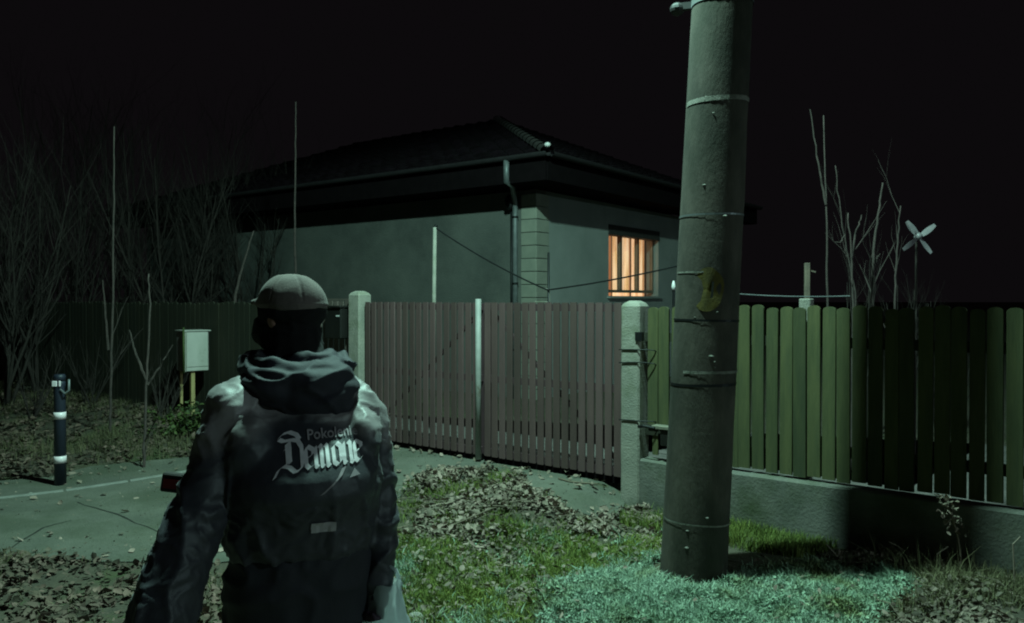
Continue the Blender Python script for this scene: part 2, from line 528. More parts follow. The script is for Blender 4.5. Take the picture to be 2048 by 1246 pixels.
def ribbon(name, pts, width, m, lift, parent=None, jitter=0.0):
    mb = MB(); vs = []
    P = []
    for a, b in zip(pts[:-1], pts[1:]):
        n = max(2, int((b-a).length/0.12))
        for i in range(n):
            P.append(a.lerp(b, i/n))
    P.append(pts[-1])
    for i, p in enumerate(P):
        d = (P[min(i+1, len(P)-1)] - P[max(i-1, 0)]); d.z = 0; d.normalize()
        nrm = Vector((-d.y, d.x, 0))
        wd = width * (1 + jitter*(random.random()-0.5)*2)
        off = nrm * (jitter*width*(random.random()-0.5)*3)
        for sgn in (-1, 1):
            q = p + off + nrm*wd/2*sgn
            vs.append((q.x, q.y, g(q.x, q.y) + lift))
    fs = [(2*i, 2*i+2, 2*i+3, 2*i+1) for i in range(len(P)-1)]
    return MB().add(vs, fs).build(name, m, parent)

# pale kerb line: laid stone by stone
ka, kb = gp(-500, 1052), gp(470, 928)
kd = (kb - ka); kd.z = 0; KL = kd.length; kd.normalize(); kn = Vector((-kd.y, kd.x, 0))
kme = MB().box(0, 0.485, -0.03, 0.03, -0.08, 0.017).mesh('kerb_stone')
kbm = bmesh.new(); kbm.from_mesh(kme); bmesh.ops.bevel(kbm, geom=kbm.edges[:], offset=0.006, segments=1, affect='EDGES'); kbm.to_mesh(kme); kbm.free()
kme.materials.append(M['kerb'])
kerb = bpy.data.objects.new('kerb', None); link(kerb); tag(kerb, kind='structure')
n_k = int(KL/0.5)
for i in range(n_k):
    p = ka + kd*(i*0.5); q = ka + kd*((i+1)*0.5)
    o = bpy.data.objects.new('kerb_stone', kme); link(o); o.parent = kerb
    z0, z1 = g(p.x, p.y), g(q.x, q.y)
    o.location = (p.x + kn.x*random.uniform(-.006, .006), p.y, z0)
    o.rotation_euler = (0, -math.atan2(z1-z0, 0.5), math.atan2(kd.y, kd.x) + random.uniform(-.008, .008))
for pts in (((150, 1008), (185, 1020), (235, 1032), (270, 1050), (330, 1075), (470, 1110)), ((20, 1100), (80, 1060), (140, 1045))):
    c = ribbon('crack', [gp(*p) for p in pts], 0.012, M['crack'], 0.0105, drive, 0.6)
    c['kind'] = 'stuff'

yard = sheet('yard', [tuple(fpt(-4.6, -.12)[:2]), tuple(fpt(7.5, -.12)[:2]), tuple(fpt(7.5, -3.6)[:2]), tuple(fpt(1.9, -3.8)[:2]), tuple(fpt(1.75, -1.2)[:2]), tuple(fpt(-4.6, -1.3)[:2])], M['yard_gravel'], .03, .4)
tag(yard, kind='structure')

# ------------------------------------------------------------------ street lamp and utility pole
POLE_B = Vector((1.10, 4.85, 0.0))
LEAN = Vector((0.047, 0.0, 1.0))
PROT = -0.15      # wide face looks to the camera and a little left

pole = thing('utility_pole', 'tall leaning concrete utility pole in front of the green picket fence', 'utility pole', POLE_B)
NP_ = 28
def pole_sec(z, extra=0.0):
    r = 0.198*(1.0 - 0.030*z) + extra
    c, s = math.cos(PROT), math.sin(PROT)
    out = []
    for k in range(NP_):
        b = 2*PI*k/NP_ - PI/2
        x = r*math.copysign(abs(math.cos(b))**(2/2.35), math.cos(b)); y = r*math.copysign(abs(math.sin(b))**(2/2.35), math.sin(b))
        out.append((x*c - y*s + LEAN.x*z, x*s + y*c + LEAN.y*z, z))
    return out
def pole_ring(name, za, zb, extra, m, tilt=0.0, arc=range(NP_)):
    vs = []
    for z in (za, zb):
        for k, p in enumerate(pole_sec(z, extra)):
            vs.append((p[0], p[1], p[2] + tilt*p[0]))
    fs = [(k, (k+1) % NP_, NP_+(k+1) % NP_, NP_+k) for k in arc]
    used = sorted({i for f in fs for i in f}); ix = {i: n for n, i in enumerate(used)}
    return MB().add([vs[i] for i in used], [tuple(ix[i] for i in f) for f in fs])
mb = MB()
zz = [-0.3] + [0.1*i for i in range(0, 84)]
vs = []
for z in zz:
    for k, p in enumerate(pole_sec(z)):
        j = 0.0030*noise.noise(Vector((p[0]*9, p[1]*9, z*5))) + 0.004*max(0, noise.noise(Vector((p[0]*3, p[1]*3, z*1.2))))
        vs.append((p[0]*(1+j*4), p[1]*(1+j*4), p[2]))
fs = [(i*NP_+k, i*NP_+(k+1) % NP_, (i+1)*NP_+(k+1) % NP_, (i+1)*NP_+k) for i in range(len(zz)-1) for k in range(NP_)]
fs += [tuple(reversed(range(NP_))), tuple((len(zz)-1)*NP_+k for k in range(NP_))]
mb.add(vs, fs); mb.build('pole_shaft', M['pole_concrete'], pole, True)
def zpx(py, Z=4.78): return H - (py-600)/1607*Z
bands = [(207, 0.028, .0035, 'pole_scar', 0.04), (432, 0.010, .004, 'zinc', 0.01), (640, 0.012, .0035, 'dark_metal', -0.02),
         (742, 0.016, .0055, 'pole_scar', 0.0), (768, 0.016, .0035, 'dark_metal', 0.02), (1042, 0.010, .004, 'pole_scar', -0.05), (545, .010, .004, 'pole_scar', 0)]
for py, hh, ex, mm, tl in bands:
    z = zpx(py)
    arc = range(NP_) if mm != 'pole_scar' else {207: range(NP_-6, NP_+7), 742: range(NP_-3, NP_+8), 1042: range(NP_-6, NP_+8), 545: range(NP_-6, NP_)}[py]; arc = [q % NP_ for q in arc]
    b_ = pole_ring('band', z-hh/2, z+hh/2, ex, M[mm], tl, arc)
    o = b_.build('band', M[mm], pole)
# yellow painted disc with a dark slot on the wide face
c, s_ = math.cos(PROT), math.sin(PROT)
def face_pt(u, z, off):
    r = 0.198*(1 - 0.030*z)
    a = u/r - 0.20
    R = r*1.012 + off
    return Vector((R*math.sin(a) + LEAN.x*z, -R*math.cos(a), z))
zc = zpx(580)
vs = [face_pt(-.01, zc, .004)]; fs = []
for k in range(28):
    a = 2*PI*k/28
    r = 0.105*(1 + 0.07*noise.noise(Vector((math.cos(a)*1.5, math.sin(a)*1.5, 2))))
    vs.append(face_pt(-0.005 + r*math.cos(a)*0.86, zc + r*1.22*math.sin(a), .004))
    fs.append((0, 1+k, 1+(k+1) % 28))
MB().add(vs, fs).build('painted_disc', M['pole_yellow'], pole)
vs = [face_pt(u, zc+v, .007) for u, v in ((0.010, -.05), (.024, -.045), (.026, .045), (.014, .05))]
MB().add(vs, [(0, 1, 2, 3)]).build('slot', M['crack'], pole)
# small chips and nails
for i in range(13):
    u = random.uniform(-.08, .08); z = random.choice([random.uniform(.15, .6), random.uniform(1.0, 3.4), random.uniform(1.2, 1.6)])
    r = random.uniform(.005, .013)
    vs = [face_pt(u, z, .003 + r*.6)] + [face_pt(u + r*math.cos(2*PI*k/6)*1.3, z + r*math.sin(2*PI*k/6)*random.uniform(.4, 1), .001) for k in range(6)]
    o = MB().add(vs, [(0, 1+k, 1+(k+1) % 6) for k in range(6)]).build('chip', M['pole_scar'], pole)
# clamp near the top of the picture
zt = 3.43
pole_ring('clamp', zt-.025, zt+.025, .005, None).build('clamp', M['zinc'], pole)
pk = Vector((-.175 + LEAN.x*zt, .04, zt))
mb = MB(); mb.beam(pk, pk + Vector((-.06, .02, .0)), .04, .04); mb.ellipsoid(pk + Vector((-.08, .03, -.01)), (.045, .045, .04), n=12, m=8)
mb.build('insulator', M['gutter'], pole)

lamp = thing('street_lamp', 'street lamp on a long arm bolted high on the concrete utility pole', 'street lamp', (POLE_B.x + LEAN.x*6.6, POLE_B.y, 6.6))
rel = Vector(LAMP_POS) - Vector(lamp.location)
MB().tube([(0.0, 0, -.1), (-0.25, 0.0, 0.05), rel*0.5 + Vector((0, 0, .25)), rel + Vector((0.25, 0, .17))], [.035, .032, .03, .028], 10).build('arm', M['zinc'], lamp, True)
MB().box(-.06, .14, -.06, .06, -.2, .1).build('bracket', M['zinc'], lamp)
MB().loft([(rel.z+.04, rel.x, rel.y, .30, .12), (rel.z+.10, rel.x+.02, rel.y, .29, .115), (rel.z+.17, rel.x+.06, rel.y, .2, .07)], 24).build('lamp_head', M['zinc'], lamp, True)
MB().box(rel.x-.2, rel.x+.2, rel.y-.08, rel.y+.08, rel.z+.030, rel.z+.038).build('lens', M['lamp_lens'], lamp)
ld = bpy.data.lights.new('lamp_light', 'SPOT')
ld.energy = LAMP_POWER; ld.color = LAMP_COLOR
ld.shadow_soft_size = 0.11
ld.spot_size = rad(178); ld.spot_blend = 0.22
lo = bpy.data.objects.new('lamp_light', ld); link(lo)
lo.parent = lamp
lo.location = rel + Vector((0, 0, -0.05))
# unseen lamp added behind the viewpoint, lighting the right wall and jacket print
fill_lamp = thing('street_lamp', 'unseen fill lamp on a steel mast, added behind the viewpoint', 'street lamp', (FILL_LAMP_POS[0]+1.2, FILL_LAMP_POS[1], 0))
MB().tube([(0, 0, 0), (0, 0, 3), (0, 0, 6.2), (-.25, 0, 6.6), (-.95, 0, 6.68)], [.08, .065, .05, .04, .035], 12).build('fill_lamp_mast', M['zinc'], fill_lamp, True)
MB().loft([(6.58, -1.2, 0, .30, .12), (6.65, -1.18, 0, .29, .115), (6.72, -1.14, 0, .2, .07)], 24).build('lamp_head', M['zinc'], fill_lamp, True)
MB().box(-1.4, -1.0, -.08, .08, 6.555, 6.565).build('lens', M['lamp_lens'], fill_lamp)
ld2 = bpy.data.lights.new('lamp_light', 'SPOT')  # light of the added unseen fill lamp
ld2.energy = FILL_LAMP_POWER; ld2.color = (0.62, 0.96, 0.95)
ld2.shadow_soft_size = 0.12; ld2.spot_size = rad(174); ld2.spot_blend = 0.2
lo2 = bpy.data.objects.new('lamp_light', ld2); link(lo2); lo2.parent = fill_lamp; lo2.location = (-1.2, 0, 6.5)

# ------------------------------------------------------------------ fences and gate (built in the frame of the fence line)
def fence_thing(name, label, cat, group=None):
    return thing(name, label, cat, (F0.x, F0.y, 0), FROT, group)
# local x = along fence (t), local y = away from camera, z up

def slat_mesh(name, wd, z0, z1, th, rounded, m):
    n = 6 if rounded else 1
    prof = []
    if rounded:
        r = wd/2
        for k in range(n+1):
            a = PI*k/n
            prof.append((-r*math.cos(a), z1 - r*0.55 + r*0.55*math.sin(a)))
    else:
        prof = [(-wd/2, z1), (wd/2, z1)]
    outline = [(-wd/2, z0)] + prof + [(wd/2, z0)]
    if rounded: outline = [(-wd/2, z0)] + prof + [(wd/2, z0)]
    k = len(outline)
    ch = .003
    vs = [(x*(1-ch/wd*2), -th/2, z) for x, z in outline] + [(x, -th/2+ch, z) for x, z in outline] + [(x, th/2, z) for x, z in outline]
    fs = [tuple(reversed(range(k)))] + [tuple(2*k+i for i in range(k))]
    fs[0] = tuple(range(k))[::-1]
    for L0 in (0, k):
        for i in range(k):
            j = (i+1) % k
            fs.append((L0+i, L0+j, L0+k+j, L0+k+i))
    me = bpy.data.meshes.new(name); me.from_pydata(vs, [], fs); me.update()
    bm = bmesh.new(); bm.from_mesh(me); bmesh.ops.recalc_face_normals(bm, faces=bm.faces[:]); bm.to_mesh(me); bm.free()
    me.materials.append(m)
    return me

def slats(parent, me_list, t0, t1, pitch, y, jit=0.003, tilt=0.004, zj=0.006, first_skip=()):
    t = t0; i = 0
    while t < t1:
        o = bpy.data.objects.new('slat', random.choice(me_list)); link(o); o.parent = parent
        o.location = (t + random.uniform(-jit, jit), y + random.uniform(-.002, .002), random.uniform(-zj, zj))
        o.rotation_euler = (0, random.uniform(-tilt, tilt), random.uniform(-.03, .03)*0.5)
        t += pitch; i += 1

# concrete plinth on the right
plinth = fence_thing('concrete_plinth', 'low mossy concrete base wall under the green picket fence', 'wall')
mb = MB(); vs = []; K = 80
for i in range(K+1):
    t = 0.09 + (6.6-0.09)*i/K
    zt_ = 0.40 + 0.004*noise.noise(Vector((t*5, 0, 0)))
    vs += [(t, -.075, -.25), (t, -.075, zt_ - .012), (t, -.063, zt_), (t, .065, zt_), (t, .065, -.25)]
fs = []
for i in range(K):
    for k in range(4):
        fs.append((i*5+k, (i+1)*5+k, (i+1)*5+k+1, i*5+k+1))
fs += [(0, 1, 2, 3, 4), tuple(K*5+k for k in (4, 3, 2, 1, 0))]
mb.add(vs, fs); mb.build('wall_body', M['concrete'], plinth)

picket = fence_thing('picket_fence', 'green wooden picket fence with rounded tops behind the utility pole', 'fence')
pm = [slat_mesh('slat', wd, 0.425, z1, .018, True, M['fence_green']) for wd, z1 in ((.087, 1.605), (.088, 1.61), (.084, 1.6), (.089, 1.607))]
slats(picket, pm, 0.62, 6.5, 0.0985, -0.0, tilt=.007, zj=.011, jit=.004)
# shorter pickets beside the gate post, cut off above the ledge
pm2 = [slat_mesh('slat', .09, 0.68, 1.60, .018, True, M['fence_green'])]
slats(picket, pm2, 0.16, 0.56, 0.102, -0.0)
pm3 = [slat_mesh('slat', .05, 0.43, 0.60, .016, False, M['fence_green'])]
slats(picket, pm3, 0.17, 0.56, 0.13, 0.03)
for z in (0.62, 1.36):
    MB().box(0.08, 6.6, .012, .052, z-.035, z+.035).build('rail', M['fence_dark'], picket)
for t in (1.32, 3.1, 4.9, 6.55):
    MB().box(t-.04, t+.04, .054, .13, -.2, 1.66 if t < 2 else 1.5).build('fence_post', M['post_concrete'], picket, bevel=.006)

# broken ledge beside the gate post
ledge = fence_thing('wooden_ledge', 'short weathered board ledge with a dark box under it beside the right gate post', 'ledge')
MB().box(.20, .60, -.10, -.015, .655, .682).build('board', M['weathered'], ledge, bevel=.004)
MB().box(.27, .40, -.085, -.018, .53, .652).build('box_body', M['mailbox'], ledge, bevel=.004)
MB().box(.45, .56, -.085, -.018, .55, .652).build('box_body', M['mailbox'], ledge, bevel=.004)
MB().tube([(.09, -.10, .66), (.14, -.115, .672), (.24, -.115, .665)], .012, 6).build('bracket', M['dark_metal'], ledge)

# gate posts
def gate_post(t, top, half, label, ties=False):
    p = fpt(t)
    o = thing('gate_post', label, 'gate post', (p.x, p.y, 0), FROT, 'concrete gate posts')
    h = half
    mb = MB()
    n = 14
    sec = []
    for i in range(n+1):
        z = -.2 + (top+.2-.045)*i/n
        sec.append((z, h*(1 + .03*noise.noise(Vector((t, z*3, 0))))))
    sec += [(top-.02, h*.82), (top, h*.42)]
    ch = .014
    vs = []
    for z, r in sec:
        c_ = min(ch, r*.3)
        for x, y in ((-r+c_, -r), (r-c_, -r), (r, -r+c_), (r, r-c_), (r-c_, r), (-r+c_, r), (-r, r-c_), (-r, -r+c_)):
            vs.append((x, y, z))
    fs = [(i*8+k, i*8+(k+1) % 8, (i+1)*8+(k+1) % 8, (i+1)*8+k) for i in range(len(sec)-1) for k in range(8)]
    fs += [tuple(reversed(range(8))), tuple((len(sec)-1)*8+k for k in range(8))]
    mb.add(vs, fs); mb.build('post_shaft', M['post_concrete'], o)
    if ties:
        for z, dz in ((1.24, .02), (1.13, .03), (.69, .01)):
            pts = []
            for k in range(9):
                a = k/8
                e = h + .006
                q = [(-e, e), (-e, -e), (e, -e), (e+.09, -e*.3), (e+.11, .0)]
                f = a*4; i0 = min(int(f), 3); fr = f-i0
                x = q[i0][0]*(1-fr) + q[i0+1][0]*fr; y = q[i0][1]*(1-fr) + q[i0+1][1]*fr
                pts.append((x, y, z + dz*math.sin(a*3) + .004*random.random()))
            MB().tube(pts, .0045, 6).build('wire_tie', M['dark_metal'], o)
        MB().box(h-.03, h+.03, -h-.012, -h+.03, 1.33, 1.40).build('hinge_bolt', M['dark_metal'], o)
    return o
gate_post(0.0, 1.645, 0.085, 'right concrete gate post bound with wire next to the utility pole', True)
gate_post(-3.30, 1.745, 0.088, 'taller pale concrete gate post at the left end of the maroon gate')

# driveway gate: two leaves that swing apart
def gate_leaf(t0, t1, label, center_bar):
    o = fence_thing('gate_leaf', label, 'gate', 'gate leaves across the driveway')
    n = 17
    pitch = (t1-t0-.02)/n
    mes = [slat_mesh('slat', .066, .225, 1.628, .014, False, M['gate_paint'])]
    lt = t0 + (.10 if center_bar == 'none' else .01)
    for i in range(n):
        t = t0 + .012 + pitch*(i+.5)
        s = bpy.data.objects.new('slat', mes[0]); link(s); s.parent = o
        s.location = (t, -.03 + random.uniform(-.001, .001), random.uniform(-.002, .002))
        s.rotation_euler = (0, random.uniform(-.002, .002), random.uniform(-.03, .03))
    for z in (.262, .93, 1.585):
        MB().box(t0+.005, t1-.005, -.02, .018, z-.03, z+.03).build('rail', M['gate_rail'], o)
    a, b = ((t0+.05, .3), (t1-.05, 1.55)) if center_bar == 'right' else ((t1-.05, .3), (t0+.05, 1.55))
    MB().beam((a[0], .035, a[1]), (b[0], .035, b[1]), .03, .03).build('brace', M['gate_rail'], o)
    for t in (t0+.018, t1-.018):
        MB().box(t-.018, t+.018, .02, .05, .225, 1.62).build('stile', M['gate_rail'], o)
    MB().box(t0+.01, t1-.01, -.015, .025, .165, .222).build('rail_and_gap_shade', M['fascia'], o)  # black strip: bottom rail plus the shade in the gap under it
    if center_bar == 'right':
        MB().tube([(t1+.002, -.062, .19), (t1+.002, -.062, 1.66)], .027, 12).build('edge_tube', M['pale_tube'], o, True)
    return o
gate_leaf(-3.20, -1.60, 'left leaf of the maroon slatted gate with pale tube on its free edge', 'right')
gate_leaf(-1.57, -0.09, 'right leaf of the maroon slatted gate next to the wire-bound post', 'none')

# wicket fence panel with mailbox, left of the left post
wick = fence_thing('side_gate', 'narrow grey slatted side gate left of the taller gate post', 'gate')
gm = [slat_mesh('slat', .07, .22, 1.64, .014, False, M['fence_grey'])]
slats(wick, gm, -4.32, -3.42, .094, -.02, tilt=.002, zj=.002)
for z in (.35, 1.5):
    MB().box(-4.36, -3.40, -.008, .025, z-.03, z+.03).build('rail', M['fence_dark'], wick)
MB().box(-4.38, -3.39, -.02, .02, 1.645, 1.665).build('top_rail', M['fence_grey'], wick)
mbx = fence_thing('mailbox', 'black mailbox hung on the grey side gate', 'mailbox')
MB().box(-3.70, -3.43, -.15, -.03, 1.24, 1.565).build('box_body', M['mailbox'], mbx, bevel=.012)
MB().box(-3.71, -3.42, -.165, -.03, 1.567, 1.59).build('lid', M['mailbox'], mbx, bevel=.006)
MB().box(-3.50, -3.45, -.156, -.151, 1.475, 1.49).build('name_plate', M['white_plastic'], mbx)

left = fence_thing('board_fence', 'dark green board fence running off behind the meter cabinet', 'fence')
lm = [slat_mesh('slat', .105, .12, z, .018, True, M['fence_dark']) for z in (1.62, 1.63, 1.61)]
slats(left, lm, -18.0, -4.5, .112, 0.0, tilt=.004)
for z in (.4, 1.35):
    MB().box(-18.1, -4.4, .012, .05, z-.035, z+.035).build('rail', M['fence_dark'], left)
for t in (-4.42, -6.6, -8.8, -11, -13.2, -15.4, -17.6):
    MB().box(t-.04, t+.04, .054, .13, 0, 1.6).build('fence_post', M['fence_dark'], left)

# ------------------------------------------------------------------ house
HC = Vector((0.36, 12.0, 0.0))
HROT = math.atan2(-0.599, 0.80)
house = thing('house', 'pale single-storey house with a lit window and hipped tile roof behind the gate', 'house', HC, HROT)
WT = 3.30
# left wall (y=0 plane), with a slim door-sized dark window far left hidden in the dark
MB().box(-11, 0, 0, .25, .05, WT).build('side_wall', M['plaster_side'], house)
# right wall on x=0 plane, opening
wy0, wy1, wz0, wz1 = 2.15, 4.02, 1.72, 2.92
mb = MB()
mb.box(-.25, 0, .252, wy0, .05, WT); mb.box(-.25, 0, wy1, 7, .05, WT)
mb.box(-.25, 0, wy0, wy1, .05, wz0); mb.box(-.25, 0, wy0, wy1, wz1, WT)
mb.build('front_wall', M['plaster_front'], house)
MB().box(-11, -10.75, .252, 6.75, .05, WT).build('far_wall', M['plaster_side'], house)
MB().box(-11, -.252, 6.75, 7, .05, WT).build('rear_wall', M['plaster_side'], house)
qm = MB().box(-.27, .014, -.014, .33, 0, .186).mesh('quoin_block')
bm = bmesh.new(); bm.from_mesh(qm); bmesh.ops.bevel(bm, geom=bm.edges[:], offset=.007, segments=1, affect='EDGES'); bm.to_mesh(qm); bm.free()
qm.materials.append(M['quoin'])
for i in range(16):
    o = bpy.data.objects.new('quoin_block', qm); link(o); o.parent = house
    o.location = (random.uniform(-.002, .002), random.uniform(-.002, .002), .12 + i*.196)
    o.scale = (1, 1, 1) if i % 2 else (1.0, 1.0, 1)
# window
win = MB()
yy = [wy0, wy0+.60, wy0+1.24, wy1]
fr = []
x0, x1 = -.16, -.10
win.box(x0, x1, wy0, wy0+.05, wz0+.06, wz1-.02); win.box(x0, x1, wy1-.05, wy1, wz0+.06, wz1-.02)
win.box(x0, x1, wy0+.05, wy1-.05, wz0+.06, wz0+.11); win.box(x0, x1, wy0+.05, wy1-.05, wz1-.07, wz1-.02)
for y in (yy[1], yy[2]):
    win.box(x0+.003, x1+.012, y-.032, y+.032, wz0+.11, wz1-.07)
wf = win.build('window', M['window_frame'], house)
for a, b in ((yy[0]+.05, yy[1]-.032), (yy[1]+.032, yy[2]-.032), (yy[2]+.032, yy[3]-.05)):
    MB().box(-.137, -.131, a, b, wz0+.11, wz1-.07).build('pane', M['glass'], wf)
MB().box(-.03, .055, wy0-.05, wy1+.05, wz0-.045, wz0-.002).build('window_sill', M['plaster_front'], house, bevel=.004)
MB().box(-.16, .022, wy0-.01, wy1+.01, wz1-.15, wz1+.02).build('shutter_box', M['lintel'], house)
# curtains: pleated cloth lit from the room behind
M['curtain'] = emit_mat('curtain', (0.64, 0.35, 0.14), (1.0, 0.72, 0.45), 1.0, 9, (1, 2.2, .15))
M['curtain_dark'] = emit_mat('curtain_dark', (0.42, 0.17, 0.07), (0.52, 0.25, 0.11), 0.85, 8, (1, 2, .2))
M['net'] = emit_mat('net', (0.60, 0.36, 0.26), (0.75, 0.48, 0.34), 1.0, 9, (1, 2, .2))
M['room_dark'] = emit_mat('room_dark', (0.035, 0.022, 0.013), (0.05, 0.03, 0.018), 0.9, 4)
def curtain(y0, y1, mk, amp=.022, f=9.0, xoff=-.26):
    vs = []; n = 60
    for i in range(n+1):
        y = y0 + (y1-y0)*i/n
        x = xoff + amp*math.sin(y*f*2*PI*.8) + amp*.5*math.sin(y*f*5+1)
        for z in (wz0-.02, wz1+.02):
            vs.append((x, y, z))
    fs = [(2*i, 2*i+1, 2*i+3, 2*i+2) for i in range(n)]
    return MB().add(vs, fs).build('curtain', M[mk], house, True)
curtain(wy0+.0, wy0+.22, 'net')
curtain(wy0+.22, wy0+.50, 'curtain_dark')
curtain(wy0+.62, wy0+1.12, 'curtain', .03, 7)
curtain(wy0+1.10, wy0+1.30, 'curtain_dark', xoff=-.29)
curtain(wy0+1.28, wy0+1.78, 'curtain', .03, 7)
curtain(wy0+1.72, wy1, 'curtain_dark', xoff=-.29)
MB().box(-.40, -.36, wy0-.3, wy1+.3, wz0-.3, wz1+.3).build('room_screen', M['room_dark'], house)
# roof
OV = .60; ze = 3.66; zr = ze + 1.75
x0r, x1r, y0r, y1r = -11-OV, OV, -OV, 7+OV
hd = (y1r-y0r)/2
ridge_a = Vector((x1r-hd, (y0r+y1r)/2, zr)); ridge_b = Vector((x0r+hd, (y0r+y1r)/2, zr))
c1 = Vector((x1r, y0r, ze)); c2 = Vector((x1r, y1r, ze)); c3 = Vector((x0r, y1r, ze)); c4 = Vector((x0r, y0r, ze))
roof = MB().add([c1, c2, c3, c4, ridge_a, ridge_b], [(0, 1, 4), (0, 4, 5, 3), (1, 2, 5, 4), (2, 3, 5), (0, 3, 2, 1)]).build('roof', M['fascia'], house)
# tile courses on the two slopes in view
def courses(A, B, TA, TB, n, name='tile_course'):
    mb = MB()
    nrm = (B-A).cross(TA-A).normalized()
    if nrm.z < 0: nrm = -nrm
    for i in range(n):
        f0, f1 = i/n, (i+1.12)/n
        a0, b0 = A.lerp(TA, f0), B.lerp(TB, f0)
        a1, b1 = A.lerp(TA, min(f1, 1)), B.lerp(TB, min(f1, 1))
        L = (b0-a0).length
        m = max(1, int(L/.30))
        for k in range(m):
            p0, p1 = a0.lerp(b0, (k+.02)/m), a0.lerp(b0, (k+.98)/m)
            q0, q1 = a1.lerp(b1, (k+.02)/m), a1.lerp(b1, (k+.98)/m)
            lo_ = nrm*(.045+.006*random.random()); hi_ = nrm*.012
            pm_, qm_ = (p0+p1)/2 + lo_*1.6, (q0+q1)/2 + hi_*2.2
            mb.add([p0+lo_*.5, pm_, p1+lo_*.5, q0+hi_, qm_, q1+hi_, p0, p1], [(0, 1, 4, 3), (1, 2, 5, 4), (6, 7, 2, 1, 0)])
    o = mb.build('tiles', M['roof_tile'], roof)
    o['kind'] = 'stuff'
courses(c4, c1, ridge_b, ridge_a, 18)
courses(c1, c2, ridge_a, ridge_a, 18)
hm = MB()
for k in range(7):
    a0 = PI*k/6
    hm.v += [(-.20, .085*math.cos(a0), .075*math.sin(a0)), (.20, .105*math.cos(a0), .095*math.sin(a0))]
hm.f += [(2*k, 2*k+1, 2*k+3, 2*k+2) for k in range(6)]
hme = hm.mesh('hip_tile'); hme.materials.append(M['ridge'])
hv = (ridge_a - c1); HLn = hv.length; hu = hv.normalized()
nt_ = int(HLn/.34)
for i in range(nt_):
    o = bpy.data.objects.new('hip_tile', hme); link(o); o.parent = roof
    p = c1 + hu*(.15 + .34*i) + Vector((0, 0, .05))
    o.location = p
    o.rotation_euler = (-hu).to_track_quat('X', 'Z').to_euler()
# fascia, soffit beams, gutter
MB().box(x0r, x1r-.02, y0r, y0r+.03, WT+.02, ze-.003).build('fascia_board', M['fascia'], house)
MB().box(x1r-.03, x1r, y0r+.032, y1r, WT+.02, ze-.003).build('fascia_board', M['fascia'], house)
mb = MB(); mb.box(x0r, -.001, y0r+.032, -.001, WT+.02, WT+.05); mb.box(.001, x1r-.032, y0r+.034, y1r, WT+.02, WT+.05)
mb.build('soffit', M['fascia'], house)
def gutter(a, b, out):
    a, b, out = Vector(a), Vector(b), Vector(out)
    vs = []; n = 8
    for p in (a, b):
        for rr in (.065, .060):
            for k in range(n+1):
                an = PI + PI*k/n
                vs.append(p + out*(rr*math.cos(an)) + Vector((0, 0, rr*math.sin(an))))
    fs = []
    for s0, s1 in ((0, 2*(n+1)), (n+1, 3*(n+1))):
        for k in range(n): fs.append((s0+k, s0+k+1, s1+k+1, s1+k))
    return MB().add(vs, fs).build('gutter', M['gutter'], house, True)
gutter((x0r, y0r-.07, ze+.03), (x1r+.07, y0r-.07, ze+.03), (0, 1, 0))
gutter((x1r+.07, y0r-.0, ze+.03), (x1r+.07, y1r, ze+.03), (1, 0, 0))
MB().tube([(-.05, y0r-.07, ze-.02), (-.05, y0r-.07, ze-.32), (-.22, -.30, 3.34), (-.335, -.075, 3.10), (-.335, -.075, 2.9), (-.335, -.075, .15)], .042, 12).build('downpipe', M['zinc'], house, True)
for z in (2.9, 1.9, .9):
    MB().tube([(-.335, -.075, z-.015), (-.335, -.075, z+.015)], .050, 12).build('pipe_bracket', M['dark_metal'], house, True)
MB().tube([(-.44, -.03, 3.25), (-.44, -.03, .2)], .018, 8).build('pipe_shadow', M['dark_metal'], house, True)  # dark tube stands in for the downpipe's shadow on the wall
mb = MB(); mb.ellipsoid((-.42, -.09, 3.13), (.085, .08, .12), n=10, m=8)
mb.build('junction_box', M['dark_metal'], house)
MB().ellipsoid((x1r+.04, y0r-.04, ze+.13), (.045, .045, .035), n=10, m=8).build('corner_cap', M['white_plastic'], house)

# ------------------------------------------------------------------ washing line behind the gate
def thin_pole(name, label, cat, px, py_top, Z, r, m, zb=.15, group=None, lean=0):
    p = at(px, py_top, Z)
    o = thing(name, label, cat, (p.x, p.y, zb), 0, group)
    MB().tube([(lean, 0, 0), (0, 0, p.z-zb)], [r*1.1, r], 8).build('pole_shaft', m, o, True)
    return o, p
o1, pA = thin_pole('line_pole', 'thin pale pole standing behind the left gate leaf', 'pole', 870, 455, 8.9, .021, M['post_concrete'], lean=-.03)
MB().tube([(0, 0, pA.z-.15), (.02, 0, pA.z-.12)], .02, 6).build('hook', M['dark_metal'], o1)
o2, pB = thin_pole('line_pole', 'dark thin stake in front of the house corner where the line sags', 'pole', 1097, 505, 8.6, .012, M['dark_metal'])
pC = at(1372, 528, 8.2)
def sag(a, b, d, n=14):
    return [a.lerp(b, i/n) - Vector((0, 0, d*4*(i/n)*(1-i/n))) for i in range(n+1)]
pBm = at(1095, 580, 8.58)
wl = MB().tube(sag(pA, pBm, .04) + sag(pBm, pC, .02)[1:], .0085, 6).build('washing_line', M['dark_metal'])
tag(wl, 'dark washing line sagging in a V in front of the house', 'line')
MB().tube([(0, 0, 0), (.04, 0, .0), (.042, 0, -.14), (-.12, 0, -.14)], .006, 6).build('hook', M['post_concrete'], o2).location = (-.03, 0, 1.62)

